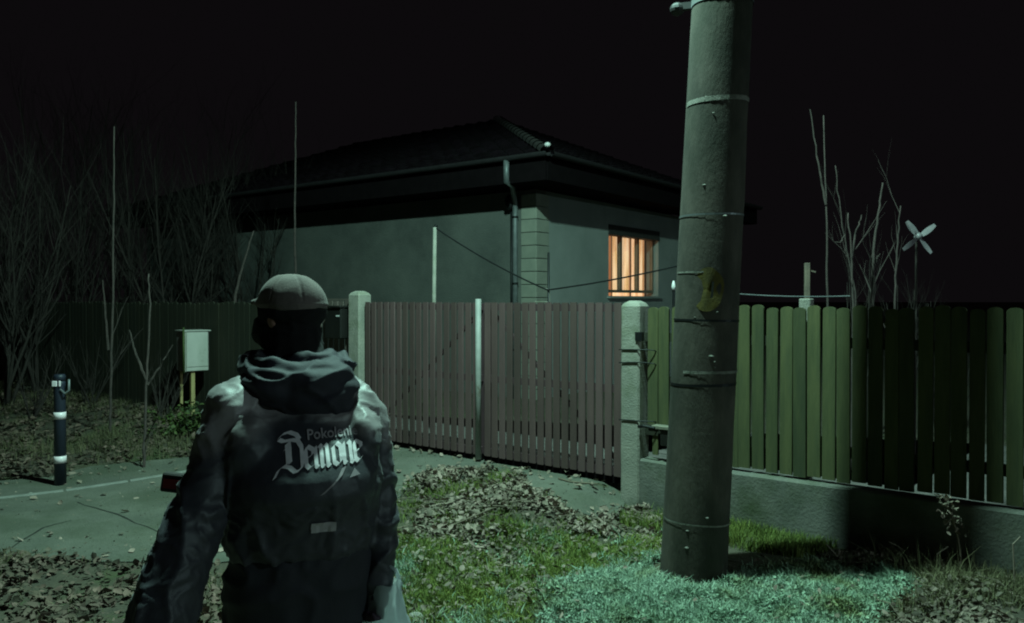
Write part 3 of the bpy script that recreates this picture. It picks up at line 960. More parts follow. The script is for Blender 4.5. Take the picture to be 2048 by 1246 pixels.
# solar garden light left of pole
p = at(1347, 566, 7.4)
sl = thing('garden_light', 'small garden light with a white cap on a dark stake behind the fence', 'garden light', (p.x, p.y, .15))
MB().tube([(0, 0, 0), (0, 0, p.z-.21)], .012, 8).build('stake', M['dark_metal'], sl)
MB().loft([(p.z-.22, 0, 0, .016, .016), (p.z-.18, 0, 0, .020, .020), (p.z-.13, 0, 0, .008, .008)], 10, 2).build('cap', M['white_plastic'], sl, True)

# ------------------------------------------------------------------ things behind the right fence
p = at(1614, 526, 6.7)
st = thing('wooden_stake', 'grey wooden stake with a short peg rising behind the green fence', 'stake', (p.x, p.y, .15))
MB().box(-.019, .019, -.019, .019, 0, p.z-.15).build('shaft', M['stake'], st, bevel=.003)
MB().beam((.01, 0, p.z-.15-.06), (.07, 0, p.z-.15-.075), .012, .012).build('peg', M['stake'], st)
wa, wb = at(1478, 588, 6.5), at(1700, 592, 6.2)
o = MB().tube(sag(wa, wb, .012), .0045, 6).build('fence_wire', M['zinc'])
tag(o, 'thin pale wire stretched just above the green fence', 'wire')

p = at(1835, 475, 7.6)
sp = thing('wind_spinner', 'pale four-bladed wind spinner on a thin dark stick above the shaded fence', 'wind spinner', (p.x, p.y, .15))
hz = p.z - .15
MB().tube([(0, .03, 0), (0, .03, hz)], .010, 8).build('stick', M['bark'], sp)
MB().ellipsoid((0, 0, hz+.012), (.036, .05, .036), n=12, m=8).build('hub', M['spinner'], sp, True)
for k, a in enumerate((rad(38), rad(128), rad(218), rad(308))):
    vs = []; n = 8
    for i in range(n+1):
        f = i/n
        r = .02 + .17*f
        wd = .016 + .012*math.sin(PI*min(1, f*1.05))
        tw = .6 - .35*f
        for sgn in (-1, 1):
            for th in (-.0015, .0015):
                u = sgn*wd
                x = r*math.cos(a) - u*math.cos(tw)*math.sin(a)
                z = r*math.sin(a) + u*math.cos(tw)*math.cos(a)
                y = u*math.sin(tw) + th - .02
                vs.append((x, y, hz + z))
    fs = []
    for i in range(n):
        A = i*4; B = A+4
        for q in ((0, 2), (2, 3), (3, 1), (1, 0)):
            fs.append((A+q[0], A+q[1], B+q[1], B+q[0]))
    fs += [(0, 1, 3, 2), (n*4, n*4+2, n*4+3, n*4+1)]
    MB().add(vs, fs).build('blade', M['spinner'], sp)

# ------------------------------------------------------------------ bollard
bp_ = gp(118, 972)
bo = thing('bollard', 'dark blue bollard with two white reflective bands at the edge of the pavement', 'bollard', bp_)
MB().loft([(0-.05, 0, 0, .049, .049), (.9, 0, 0, .047, .047), (.925, 0, 0, .046, .046)], 20, 2).build('post_shaft', M['bollard'], bo, True)
sc_b = bp_.y/1607.0
def bz(py): return H - (py-600)*sc_b - bp_.z
for a, b in ((838, 824), (926, 912)):
    MB().loft([(bz(a), 0, 0, .0505, .0505), (bz(b), 0, 0, .0502, .0502)], 20, 2).build('reflective_band', M['reflective'], bo, True)
MB().loft([(.925, 0, 0, .046, .046), (.97, 0, 0, .05, .05), (.985, 0, 0, .04, .04)], 16, 2).build('cap', M['bollard'], bo, True)
MB().box(-.035, .006, -.062, -.048, bz(772), bz(761)).build('reflector', M['reflective'], bo, bevel=.003)
MB().box(.022, .036, -.058, -.044, bz(772), bz(761)).build('reflector', M['reflective'], bo, bevel=.003)
MB().tube([(.03, -.045, bz(778)), (.075, -.05, bz(786)), (.10, -.03, bz(780)), (.10, -.03, bz(758))], .010, 8).build('hook', M['zinc'], bo, True)

# ------------------------------------------------------------------ meter cabinet
cx, cy = (369-1024)/1607*9.9, 9.9
cab = thing('meter_cabinet', 'pale metal meter cabinet on thin legs in front of the dark fence', 'cabinet', (cx, cy, g(cx, cy)), rad(43))
gz = g(cx, cy)
zb_, zt_ = 0.765-gz, 1.262-gz
# body local: faces -y (right-hand bright face after rotation) and -x
MB().box(0, .30, 0, .27, zb_, zt_).build('cabinet_body', M['cab_side'], cab, bevel=.006)
MB().box(.02, .285, -.012, -.0005, zb_+.055, zt_-.01).build('door', M['cab'], cab, bevel=.003)
MB().box(.02, .285, -.012, -.0005, zb_+.005, zb_+.05).build('lower_panel', M['cab'], cab, bevel=.002)
MB().box(-.012, .318, -.025, .29, zt_, zt_+.012).build('lid', M['cab'], cab)
MB().tube([(-.015, -.005, zb_-.02), (-.015, -.005, zt_+.05)], .012, 8).build('conduit', M['green_leaf'], cab, True)
MB().box(-.004, .016, -.014, .0, zb_+.0, zt_-.004).build('corner_strip', M['post_concrete'], cab)
MB().box(.09, .135, .03, .075, -.05, zb_).build('leg', M['pale_wood'], cab)
MB().box(.02, .05, .20, .23, -.05, zb_).build('leg', M['pale_wood'], cab)

# ------------------------------------------------------------------ bare trees, saplings
def grow(mb, p, d, L, r, depth, rnd, spread=.5, up=.25, kids=3, wob=.10):
    n = max(3, int(L/.22)+1)
    pts = [p.copy()]; rs = [r]
    q = p.copy(); dd = d.copy()
    for i in range(n):
        dd = (dd + Vector((rnd.gauss(0, wob), rnd.gauss(0, wob), rnd.gauss(0, wob*.5) + up*.08))).normalized()
        q = q + dd*(L/n)
        pts.append(q.copy()); rs.append(r*(1 - .75*(i+1)/n))
    mb.tube(pts, rs, 5 if depth < 2 else 3, cap=False)
    if depth >= 3 or L < .25: return
    for k in range(kids):
        i = rnd.randint(1, n-1)
        az = rnd.uniform(0, 2*PI)
        side = Vector((math.cos(az), math.sin(az), rnd.uniform(.2, .9))).normalized()
        nd = (dd*.9 + side*spread + Vector((0, 0, up))).normalized()
        grow(mb, pts[i], nd, L*rnd.uniform(.35, .6), rs[i]*.6, depth+1, rnd, spread, up, kids, wob)

def bare_tree(name, label, cat, x, y, stems, height, r, seed, group=None, m='bark', spread=.5, up=.3, kids=4, lean=0., wob=.07, fan=.25):
    rnd = random.Random(seed)
    zg = g(x, y)
    o = thing(name, label, cat, (x, y, zg - .03), 0, group)
    tr = MB(); br = MB()
    for s in range(stems):
        az = rnd.uniform(0, 2*PI) if stems > 1 else 0
        L = height*rnd.uniform(.75, 1) if stems > 1 else height
        d = Vector((lean + math.cos(az)*fan*(stems > 1), math.sin(az)*fan*(stems > 1), 1)).normalized()
        n = 10
        pts = [Vector((rnd.uniform(-.06, .06), rnd.uniform(-.06, .06), 0))*(stems > 1)]
        rs = [r]
        dd = d.copy()
        for i in range(n):
            dd = (dd + Vector((rnd.gauss(0, wob*.4), rnd.gauss(0, wob*.4), up*.06))).normalized()
            pts.append(pts[-1] + dd*(L/n)); rs.append(r*(1-.8*(i+1)/n))
        tr.tube(pts, rs, 7)
        for k in range(kids):
            i = rnd.randint(2, n-1)
            az2 = rnd.uniform(0, 2*PI)
            side = Vector((math.cos(az2), math.sin(az2), .5)).normalized()
            nd = (Vector((0, 0, .7)) + side*spread).normalized()
            grow(br, pts[i], nd, L*rnd.uniform(.2, .4), rs[i]*.55, 1, rnd, spread, up, 3, wob)
    tr.build('trunk', M[m], o, True)
    if br.v: 
        b = br.build('crown', M[m], o)
    return o

# slender whips right of the pole, placed from their foot behind the fence
def whip(label, pxs, Z, r, seed, extra=(), cat='sapling', group='bare saplings behind the green fence', m='bark_pale', twigs=0, zb=.15, name='sapling'):
    P = [at(px, py, Z) for px, py in pxs]
    base = Vector((P[0].x, P[0].y, 0)); base.z = g(base.x, base.y)
    o = thing(name, label, cat, base, 0, group)
    rnd = random.Random(seed)
    mb = MB()
    def path(P, r0, r1):
        pts = []; rs = []
        n = 6
        for i in range(len(P)-1):
            for k in range(n):
                f = k/n
                q = P[i].lerp(P[i+1], f)
                pts.append(q - base + Vector((rnd.gauss(0, .002), rnd.gauss(0, .006), 0)))
        pts.append(P[-1]-base)
        m_ = len(pts)
        rs = [r0 + (r1-r0)*i/(m_-1) for i in range(m_)]
        return pts, rs
    PP = [Vector((P[0].x, P[0].y, base.z - .03))] + P
    pts, rs = path(PP, r, r*.4)
    mb.tube(pts, rs, 6)
    mb.build('trunk', M[m], o, True)
    br = MB()
    for e in extra:
        E = [at(px, py, Z) for px, py in e]
        ep, er = path(E, r*.75, r*.3)
        br.tube(ep, er, 5)
    for k in range(twigs):
        i = rnd.randint(2, len(pts)-2)
        az = rnd.uniform(0, 2*PI)
        grow(br, pts[i], Vector((math.cos(az)*.5, math.sin(az)*.5, .9)).normalized(), rnd.uniform(.3, .7), rs[i]*.5, 2, rnd)
    if br.v: br.build('branch', M[m], o)
    return o
whip('tallest forked bare sapling right of the wooden stake', [(1655, 590), (1652, 420), (1645, 232)], 7.2, .013, 1, extra=[[(1650, 410), (1635, 330), (1618, 220)]])
whip('curved bare sapling with a hooked twig right of the forked one', [(1712, 600), (1694, 500), (1680, 430), (1669, 332)], 7.0, .010, 2, extra=[[(1690, 470), (1680, 485), (1668, 484)]], twigs=2)
whip('bare sapling with a wide fork near its top', [(1706, 610), (1702, 510), (1695, 426)], 6.9, .013, 3, extra=[[(1702, 515), (1712, 460), (1722, 430)]], twigs=2)
whip('thicker sapling leaning slightly right with a small side twig', [(1745, 606), (1746, 500), (1756, 420), (1764, 366)], 7.1, .017, 4, extra=[[(1748, 530), (1754, 515), (1760, 508)]], twigs=3)
whip('thin sapling left of the wind spinner', [(1790, 606), (1793, 500), (1800, 412)], 7.4, .013, 5, twigs=4)
for i, (px, Z, hgt, lb) in enumerate(((1728, 8.6, 1.9, 'low tangle of bare stems between the saplings'), (1815, 8.4, 1.6, 'bare shrub under the wind spinner'), (1870, 8.9, 1.5, 'faint bare shrub right of the wind spinner'),
                                       (1910, 9.5, 1.2, 'last small bare shrub in the dark at the right'))):
    bare_tree('bare_shrub', lb, 'shrub', (px-1024)/1607*Z, Z, 5, hgt+.2, .012, 30+i, 'bare shrubs behind the green fence', kids=4, wob=.06, fan=.14)

# left side
whip('tall straight pale sapling nearest the bollard side of the verge', [(219, 815), (226, 600), (229, 400), (231, 254)], 9.2, .019, 11, group='saplings on the left verge', twigs=3, extra=[[(216, 700), (210, 620), (206, 560)]])
whip('slim sapling forking low beside the meter cabinet', [(286, 885), (292, 750), (300, 620), (298, 548)], 7.6, .017, 12, group='saplings on the left verge',
     extra=[[(292, 760), (268, 700), (258, 660)], [(294, 770), (318, 735), (345, 690)]], twigs=2)
whip('very tall thin stem rising behind the person against the night', [(592, 590), (590, 470), (592, 330), (593, 205)], 11.6, .022, 13, group='saplings beyond the left fence', twigs=0)
whip('short leaning pole-like stem left of the person', [(470, 592), (486, 530), (508, 462)], 10.6, .026, 14, group='saplings beyond the left fence')
for i, (px, Z, hgt, st_, lb) in enumerate((
        (10, 11.5, 3.4, 5, 'many-stemmed bare tree at the left edge of the verge'),
        (70, 12.6, 3.8, 5, 'bare tree with stems fanning right beside the left-edge tree'),
        (150, 14.5, 4.2, 4, 'dim bare tree behind the left verge, above the bollard'),
        (265, 14.8, 4.6, 4, 'dim bare tree between the two pale saplings'),
        (350, 13.9, 4.4, 5, 'dim bare tree rising above the meter cabinet'),
        (430, 14.2, 4.3, 5, 'dense bare tree with the busiest twigs, left of the person'),
        (500, 14.8, 3.9, 4, 'bare tree nearest the house side wall'),
        (-60, 12.4, 4.4, 4, 'bare tree cut off by the left frame edge'),
        (110, 15.8, 5.6, 6, 'tall dense bare tree far behind the bollard'),
        (205, 16.2, 5.9, 6, 'tallest dim bare tree behind the tall pale sapling'),
        (300, 16.8, 5.6, 6, 'far bare tree above the slim forking sapling'),
        (395, 16.0, 5.3, 6, 'far bare tree right above the cabinet lid'),
        (465, 16.6, 5.2, 6, 'far bare tree between the leaning stem and the cabinet'),
        (30, 16.5, 5.8, 6, 'far bare tree high at the left edge'),
        (545, 17.0, 4.6, 5, 'far bare tree above the head of the person'))):
    bare_tree('bare_tree', lb, 'tree', (px-1024)/1607*Z, Z, st_, hgt, .026, 60+i, 'bare trees at the left', kids=14, spread=.6, wob=.10, fan=.25)
for i, (px, Z, hgt, lb) in enumerate(((60, 10.4, 1.1, 'low brushwood at the far left of the verge'), (320, 9.8, .9, 'low brushwood beside the forking sapling'), (180, 11.2, 1.2, 'low brushwood behind the tall pale sapling'))):
    bare_tree('brushwood', lb, 'shrub', (px-1024)/1607*Z, Z, 9, hgt, .010, 90+i, 'brushwood on the left verge', kids=5, fan=.6, wob=.12)

# ------------------------------------------------------------------ ground cover
class Scatter:
    def __init__(s): s.v = []; s.f = []; s.n = 0
    def add(s, verts, faces):
        s.v.append(verts); s.f.append(np.asarray(faces) + s.n); s.n += len(verts)
    def build(s, name, m):
        V = np.concatenate(s.v); F = np.concatenate(s.f)
        me = bpy.data.meshes.new(name)
        me.vertices.add(len(V)); me.vertices.foreach_set('co', V.astype(np.float32).ravel())
        me.loops.add(F.size); me.loops.foreach_set('vertex_index', F.astype(np.int32).ravel())
        me.polygons.add(len(F)); me.polygons.foreach_set('loop_start', np.arange(0, F.size, F.shape[1], dtype=np.int32))
        me.update(calc_edges=True)
        return put(name, me, m)

def rotmat(n, tilt):
    az = rng.uniform(0, 2*PI, n)
    ax = rng.normal(0, tilt, n); ay = rng.normal(0, tilt, n)
    cz, sz = np.cos(az), np.sin(az)
    Rz = np.zeros((n, 3, 3)); Rz[:, 0, 0] = cz; Rz[:, 0, 1] = -sz; Rz[:, 1, 0] = sz; Rz[:, 1, 1] = cz; Rz[:, 2, 2] = 1
    cx_, sx_ = np.cos(ax), np.sin(ax)
    Rx = np.zeros((n, 3, 3)); Rx[:, 0, 0] = 1; Rx[:, 1, 1] = cx_; Rx[:, 1, 2] = -sx_; Rx[:, 2, 1] = sx_; Rx[:, 2, 2] = cx_
    cy_, sy_ = np.cos(ay), np.sin(ay)
    Ry = np.zeros((n, 3, 3)); Ry[:, 1, 1] = 1; Ry[:, 0, 0] = cy_; Ry[:, 0, 2] = sy_; Ry[:, 2, 0] = -sy_; Ry[:, 2, 2] = cy_
    return Rx @ Ry @ Rz

def ground_z(x, y):
    z = g(x, y)
    if not inside(P_PAVE_NP, x, y):
        dmin = np.min(np.hypot(P_PAVE_NP[:, 0]-x, P_PAVE_NP[:, 1]-y))
        z += 0.035 * noise.noise(Vector((x*1.7, y*1.7, 0))) * min(1, dmin/0.6)
    else:
        z += .009
    return z

def sample_poly(poly, n, dens=None):
    x0, y0 = poly.min(0); x1, y1 = poly.max(0)
    out = []
    tries = 0
    while len(out) < n and tries < n*40:
        tries += 1
        x, y = random.uniform(x0, x1), random.uniform(y0, y1)
        if inside(poly, x, y) and (dens is None or random.random() < dens(x, y)):
            out.append((x, y, ground_z(x, y)))
    return np.array(out) if out else np.zeros((0, 3))

def clump(sc, th, seed=0.0):
    def f(x, y):
        v = noise.noise(Vector((x*sc, y*sc, seed)))*.5 + .5
        v2 = noise.noise(Vector((x*sc*3, y*sc*3, seed+5)))*.5 + .5
        return max(0.02, min(1, ((v*.65+v2*.35) - th)*5))
    return f

def leaves(sc, P, size, tilt=.5, lift=.012, pile=0.0):
    n = len(P)
    if n == 0: return
    L = rng.uniform(size[0], size[1], n); W = L*rng.uniform(.45, .75, n)
    curl = rng.uniform(.1, .55, n)*rng.choice([-1, 1], n)
    base = np.array([(-.5, 0, 0), (-.15, -.5, 1), (-.15, 0, .3), (-.15, .5, 1), (.25, -.4, .9), (.25, 0, .3), (.25, .4, .9), (.55, 0, 1.0)])
    V = np.zeros((n, 8, 3))
    V[:, :, 0] = base[None, :, 0]*L[:, None]; V[:, :, 1] = base[None, :, 1]*W[:, None]
    V[:, :, 2] = base[None, :, 2]*(curl*W)[:, None]
    V = np.einsum('nij,nkj->nki', rotmat(n, tilt), V)
    V += P[:, None, :]
    V[:, :, 2] += (lift + rng.uniform(0, 1, n)*pile)[:, None]
    F = np.array([(0, 1, 2, 2), (0, 2, 3, 3), (1, 4, 5, 2), (2, 5, 6, 3), (4, 7, 5, 5), (5, 7, 6, 6)])
    tris = np.array([(0, 1, 2), (0, 2, 3), (1, 4, 5), (1, 5, 2), (2, 5, 6), (2, 6, 3), (4, 7, 5), (5, 7, 6)])
    idx = (np.arange(n)*8)[:, None, None] + tris[None]
    sc.add(V.reshape(-1, 3), idx.reshape(-1, 3))

def blades(sc, P, h, wd=.004, lean=.5):
    n = len(P)
    if n == 0: return
    hh = rng.uniform(h[0], h[1], n)
    az = rng.uniform(0, 2*PI, n); ln = np.abs(rng.normal(0, lean, n))*hh
    dx, dy = np.cos(az)*ln, np.sin(az)*ln
    a2 = az + rng.uniform(-1.2, 1.2, n) + PI/2
    wx, wy = np.cos(a2)*wd/2, np.sin(a2)*wd/2
    V = np.zeros((n, 5, 3))
    for k, (f, ww) in enumerate(((0, 1), (0, -1), (.55, .8), (.55, -.8), (1, 0))):
        V[:, k, 0] = P[:, 0] + dx*f**1.7 + wx*ww
        V[:, k, 1] = P[:, 1] + dy*f**1.7 + wy*ww
        V[:, k, 2] = P[:, 2] + hh*f*(1 - .15*f*(ln/hh))
    tris = np.array([(0, 1, 3), (0, 3, 2), (2, 3, 4)])
    idx = (np.arange(n)*5)[:, None, None] + tris[None]
    sc.add(V.reshape(-1, 3), idx.reshape(-1, 3))

PX = lambda pts: poly_world(pts)
# regions (outlined on the ground)
R_verge = np.array([tuple(p) for p in ([tuple(gp(*q)[:2]) for q in ((-300, 990), (0, 964), (105, 955), (178, 935), (278, 925), (372, 917), (500, 905))] +
                    [tuple(fpt(-4.5, .05)[:2]), tuple(fpt(-17, .05)[:2]), (-13.5, 12.0), (-9.0, 8.0)])])
R_bl = PX([(-500, 1125), (0, 1108), (120, 1118), (250, 1135), (340, 1125), (460, 1130), (560, 1200), (560, 1400), (-500, 1500)])
R_pile = PX([(782, 1010), (815, 965), (880, 948), (1040, 950), (1065, 990), (1160, 1010), (1290, 1020), (1330, 1050), (1300, 1080), (1120, 1070), (960, 1080), (780, 1090)])
R_green = PX([(780, 1090), (900, 1065), (1100, 1050), (1330, 1060), (1330, 1120), (1120, 1170), (1070, 1246), (1070, 1400), (760, 1400), (600, 1246), (700, 1130)])
R_fenceg = np.array([tuple(fpt(.15, .09)[:2]), tuple(fpt(1.6, .09)[:2]), tuple(fpt(1.5, .5)[:2]), tuple(fpt(.9, .7)[:2]), tuple(fpt(.15, .5)[:2])])
R_clover = PX([(1060, 1300), (1075, 1200), (1140, 1150), (1240, 1118), (1330, 1105), (1400, 1150), (1460, 1150), (1640, 1128), (1760, 1132), (1840, 1150), (1850, 1190), (1760, 1246), (1700, 1420), (1060, 1420)])
R_right = PX([(1640, 1128), (1760, 1110), (1880, 1100), (2048, 1105), (2400, 1140), (2400, 1500), (1700, 1500), (1760, 1246), (1850, 1190), (1830, 1150)])
fr_a, fr_b = fpt(1.9, .09), fpt(6.5, .09)
R_wallfoot = np.array([tuple(fr_a[:2]), tuple(fr_b[:2]), tuple(fpt(6.5, .6)[:2]), tuple(fpt(1.9, .5)[:2])])
drive_poly = P_PAVE_NP

s = Scatter()
leaves(s, sample_poly(R_verge, 15000, clump(1.2, .35, 1)), (.03, .08), .45, .008, .05)
leaves(s, sample_poly(R_verge, 4000), (.03, .08), .35, .008, .02)
s.build('fallen_leaves', M['leaf_litter']); tag(bpy.data.objects['fallen_leaves'], 'brown fallen leaves covering the verge left of the driveway', 'leaves', kind='stuff')
s = Scatter()
leaves(s, sample_poly(R_bl, 3300, clump(2.0, .38, 2)), (.025, .075), .45, .006, .035)
leaves(s, sample_poly(R_bl, 1000), (.02, .06), .4, .006, .02)
o = s.build('fallen_leaves', M['leaf_litter']); tag(o, 'fallen leaves in the lower left corner behind the person', 'leaves', kind='stuff')
s = Scatter()
leaves(s, sample_poly(R_pile, 3400, clump(1.7, .40, 3)), (.022, .062), .6, .005, .06)
leaves(s, sample_poly(R_green, 2600, clump(1.8, .40, 4)), (.02, .055), .45, .005, .025)
leaves(s, sample_poly(R_green, 420), (.02, .05), .4, .015, .03)
o = s.build('fallen_leaves', M['leaf_pale']); tag(o, 'heap of crumpled leaves between driveway and grass in front of the gate', 'leaves', kind='stuff')
s = Scatter()
leaves(s, sample_poly(R_right, 3200, clump(1.6, .38, 6)), (.018, .050), .55, .006, .05)
leaves(s, sample_poly(R_wallfoot, 600), (.02, .045), .5, .006, .04)
leaves(s, sample_poly(R_clover, 140), (.02, .045), .4, .035, .03)
o = s.build('fallen_leaves', M['leaf_pale']); tag(o, 'fallen leaves and dead stalks in the lower right corner', 'leaves', kind='stuff')
s = Scatter()
leaves(s, sample_poly(drive_poly, 170), (.025, .07), .25, .006)
near_edge = lambda x, y: 1.0 if np.min(np.hypot(P_PAVE_NP[:, 0]-x, P_PAVE_NP[:, 1]-y)) < .5 else .0
leaves(s, sample_poly(drive_poly, 260, near_edge), (.03, .08), .3, .006)
gl = np.array([tuple(fpt(-3.2, .02)[:2]), tuple(fpt(-.1, .02)[:2]), tuple(fpt(-.1, .2)[:2]), tuple(fpt(-3.2, .14)[:2])])
leaves(s, sample_poly(gl, 60), (.03, .07), .5, .006, .02)
leaves(s, sample_poly(drive_poly, 1500, clump(.9, .40, 31)), (.006, .016), .5, .003)
o = s.build('fallen_leaves', M['leaf_pale']); tag(o, 'single leaves scattered over the bare driveway', 'leaves', kind='stuff')

tw = Scatter()
for P_, n_ in ((R_pile, 150), (R_right, 90), (R_verge, 260), (R_bl, 50)):
    Q_ = sample_poly(P_, n_)
    for x, y, z in Q_:
        a = random.uniform(0, PI); L_ = random.uniform(.06, .28); r_ = random.uniform(.0015, .004)
        d_ = np.array([math.cos(a), math.sin(a), random.uniform(-.15, .25)])*L_
        c_ = np.array([x, y, z + .035])
        sx = np.array([-math.sin(a), math.cos(a), 0])*r_; sz = np.array([0, 0, r_*1.5])
        b_ = np.array([random.uniform(-.1, .1)*L_, random.uniform(-.1, .1)*L_, .02])
        v_ = []
        for p in (c_-d_/2, c_+b_, c_+d_/2): v_ += [p+sz, p-sx, p+sx]
        tw.add(np.array(v_), [(0, 1, 4), (0, 4, 3), (1, 2, 5), (1, 5, 4), (2, 0, 3), (2, 3, 5), (3, 4, 7), (3, 7, 6), (4, 5, 8), (4, 8, 7), (5, 3, 6), (5, 6, 8)])
o = tw.build('twig_litter', M['stick']); tag(o, 'thin broken twigs strewn among the fallen leaves', 'twigs', kind='stuff')
s = Scatter()
blades(s, sample_poly(R_green, 42000, clump(1.7, .41, 8)), (.015, .06), .005, .9)
blades(s, sample_poly(R_fenceg, 9000, clump(2.5, .33, 9)), (.02, .11), .005, .5)
blades(s, sample_poly(R_pile, 6000, clump(2.6, .42, 10)), (.02, .07), .0045, .7)
o = s.build('grass', M['grass']); tag(o, 'short green grass between the leaf heap and the pole', 'grass', kind='stuff')
s = Scatter()
blades(s, sample_poly(R_verge, 26000, clump(1.0, .45, 11)), (.03, .16), .005, .6)
blades(s, sample_poly(R_right, 14000, clump(1.6, .36, 12)), (.02, .11), .005, 1.0)
blades(s, sample_poly(R_wallfoot, 1600, clump(2, .4, 13)), (.05, .25), .005, .6)
blades(s, sample_poly(R_bl, 2500, clump(2, .5, 14)), (.02, .07), .0045, .8)
o = s.build('grass', M['dry_grass']); tag(o, 'dry pale grass on the verges beside driveway and wall', 'grass', kind='stuff')

# clover-like ground cover: rosettes of small round leaves
def rosette(sc, P, size=.012):
    n = len(P)
    if n == 0: return
    r = rng.uniform(size*.6, size*1.35, n)
    k = 6
    a = np.arange(k)*2*PI/k
    V = np.zeros((n, k+1, 3))
    V[:, 1:, 0] = np.cos(a)[None]*r[:, None]; V[:, 1:, 1] = np.sin(a)[None]*r[:, None]*rng.uniform(.6, 1, n)[:, None]
    V[:, 1:, 2] = (r*.35)[:, None]
    V = np.einsum('nij,nkj->nki', rotmat(n, .5), V) + P[:, None, :]
    tris = np.array([(0, 1+i, 1+(i+1) % k) for i in range(k)])
    idx = (np.arange(n)*(k+1))[:, None, None] + tris[None]
    sc.add(V.reshape(-1, 3), idx.reshape(-1, 3))
s = Scatter()
cl_c = clump(3.0, .22, 21)
def cl_d(x, y):
    e = np.min(np.hypot(R_cl_d[:, 0]-x, R_cl_d[:, 1]-y))
    if math.hypot(x-POLE_B.x, y-POLE_B.y) < .25: return 0
    return cl_c(x, y)*min(1, .05 + e/.45)
R_cl_d = np.concatenate([R_clover + (np.roll(R_clover, -1, 0)-R_clover)*f for f in np.arange(0, 1, .1)])
Pc = sample_poly(R_clover, 60000, cl_d)
hgt = np.array([.012 + .05*max(0, noise.noise(Vector((x*6, y*6, 9)))*.9+.45) for x, y, z in Pc])
Pc[:, 2] += hgt * rng.uniform(.45, 1, len(Pc))
rosette(s, Pc[:24000], .0095)
Pg = Pc[24000:].copy(); Pg[:, 2] -= .02
blades(s, Pg, (.025, .065), .0065, .9)
Pe = sample_poly(R_green, 5000, clump(2.2, .52, 22)); Pe[:, 2] += .02
rosette(s, Pe[:2000], .009); blades(s, Pe[2000:], (.02, .05), .006, .9)
o = s.build('ground_cover', M['clover']); tag(o, 'pale leafy ground cover lit brightly at the foot of the pole', 'ground cover', kind='stuff')

# green low bush by the cabinet
def leafy(name, label, cat, base, stems, seed, m, leaf=(.03, .05), n_leaf=500, rx=.45, rz=.35, group=None):
    rnd = random.Random(seed)
    o = thing(name, label, cat, base, 0, group)
    st_ = MB()
    tips = []
    for k in range(stems):
        a = rnd.uniform(0, 2*PI); rr = rnd.uniform(.2, 1)*rx
        tip = Vector((math.cos(a)*rr, math.sin(a)*rr, rnd.uniform(.4, 1)*rz))
        st_.tube([(0, 0, 0), tip*.5 + Vector((0, 0, .06)), tip], [.006, .005, .002], 4, cap=False)
        tips.append(tip)
    st_.build('stem', M['bark'], o)
    P = []
    for i in range(n_leaf):
        t = rnd.choice(tips); f = rnd.uniform(.35, 1.05)
        P.append(tuple(t*f + Vector((rnd.gauss(0, .04), rnd.gauss(0, .04), rnd.gauss(0, .03)))))
    s = Scatter(); leaves(s, np.array(P), leaf, .7, 0)
    f = s.build('foliage', M[m]); f.parent = o
    return o
b0 = gp(372, 872)
leafy('green_bush', 'low dark green bush between the cabinet and the person', 'bush', (b0.x, b0.y, b0.z), 26, 5, 'green_leaf', (.04, .07), 750, .5, .36)

# tall dry weed against the wall at right
def tall_weed(label, pxs, Z, seed, nl=60):
    rnd = random.Random(seed)
    P = [at(px, py, Z) for px, py in pxs]
    base = Vector((P[0].x, P[0].y, 0))
    o = thing('tall_weed', label, 'weed', base)
    pts = [Vector((0, 0, -.02))]
    for q in P: pts.append(q - base)
    MB().tube(pts, [.006]*(len(pts)-1) + [.002], 5).build('stem', M['stick'], o)
    L = []
    for i in range(nl):
        f = rnd.uniform(.35, 1)*(len(P)-1); i0 = min(int(f), len(P)-2)
        q = P[i0].lerp(P[i0+1], f-i0) - base
        L.append(tuple(q + Vector((rnd.gauss(0, .03), rnd.gauss(0, .02), rnd.gauss(0, .012)))))
    s = Scatter(); leaves(s, np.array(L), (.018, .038), .8, 0)
    f = s.build('foliage', M['leaf_pale']); f.parent = o
tall_weed('tall dried weed with curled leaves leaning on the wall in the pole shadow', [(1925, 1110), (1918, 1070), (1905, 1030), (1888, 990)], 4.72, 3, 90)
for i, (pts, lb) in enumerate(((((1825, 1130), (1818, 1108), (1800, 1095), (1780, 1085)), 'bent dry stalk at the right end of the pole shadow'),
                               (((1690, 1128), (1664, 1100), (1655, 1090)), 'short dry stalk at the edge of the ground cover'),
                               (((1880, 1150), (1878, 1110), (1900, 1095)), 'dry stalk with a kinked tip beside the tall weed'),
                               (((2035, 1130), (2030, 1090), (2045, 1075)), 'pale dry stalk by the wall at the right edge'))):
    P = [gp(*pts[0])] + [at(px, py, gp(*pts[0]).y) for px, py in pts[1:]]
    b = P[0]
    o = MB().tube([q - b for q in P], [.005, .004, .004, .002][:len(P)], 5).build('dry_stalk', M['leaf_pale'])
    o.location = b
    tag(o, lb, 'stalk', 'dry stalks at the wall')

# sticks and stones
def stick(label, pts, r=.006, cat='stick', lift=.015, m='stick', name='stick'):
    P = [gp(*p) + Vector((0, 0, lift)) for p in pts]
    b = P[0].copy()
    o = MB().tube([q-b for q in P], [r]*(len(P)-1) + [r*.5], 6).build(name, M[m])
    o.location = b; tag(o, label, cat, 'sticks on the ground')
stick('bent stick lying on the driveway below the right gate leaf', [(1118, 962), (1140, 968), (1165, 971), (1196, 972)], .010)
stick('pale twig on the driveway pointing at the gate', [(1052, 942), (1047, 935), (1042, 930)], .007)
stick('long thin twig in the middle of the leaf heap', [(900, 1072), (950, 1050), (985, 1035), (1010, 1030)], .006, lift=.06)
stick('straight pale twig on the right side of the leaf heap', [(985, 1033), (1010, 1034), (1034, 1034)], .006, lift=.07)
stick('short straw on the ground right of the ground cover', [(1866, 1158), (1890, 1158), (1925, 1157)], .004)
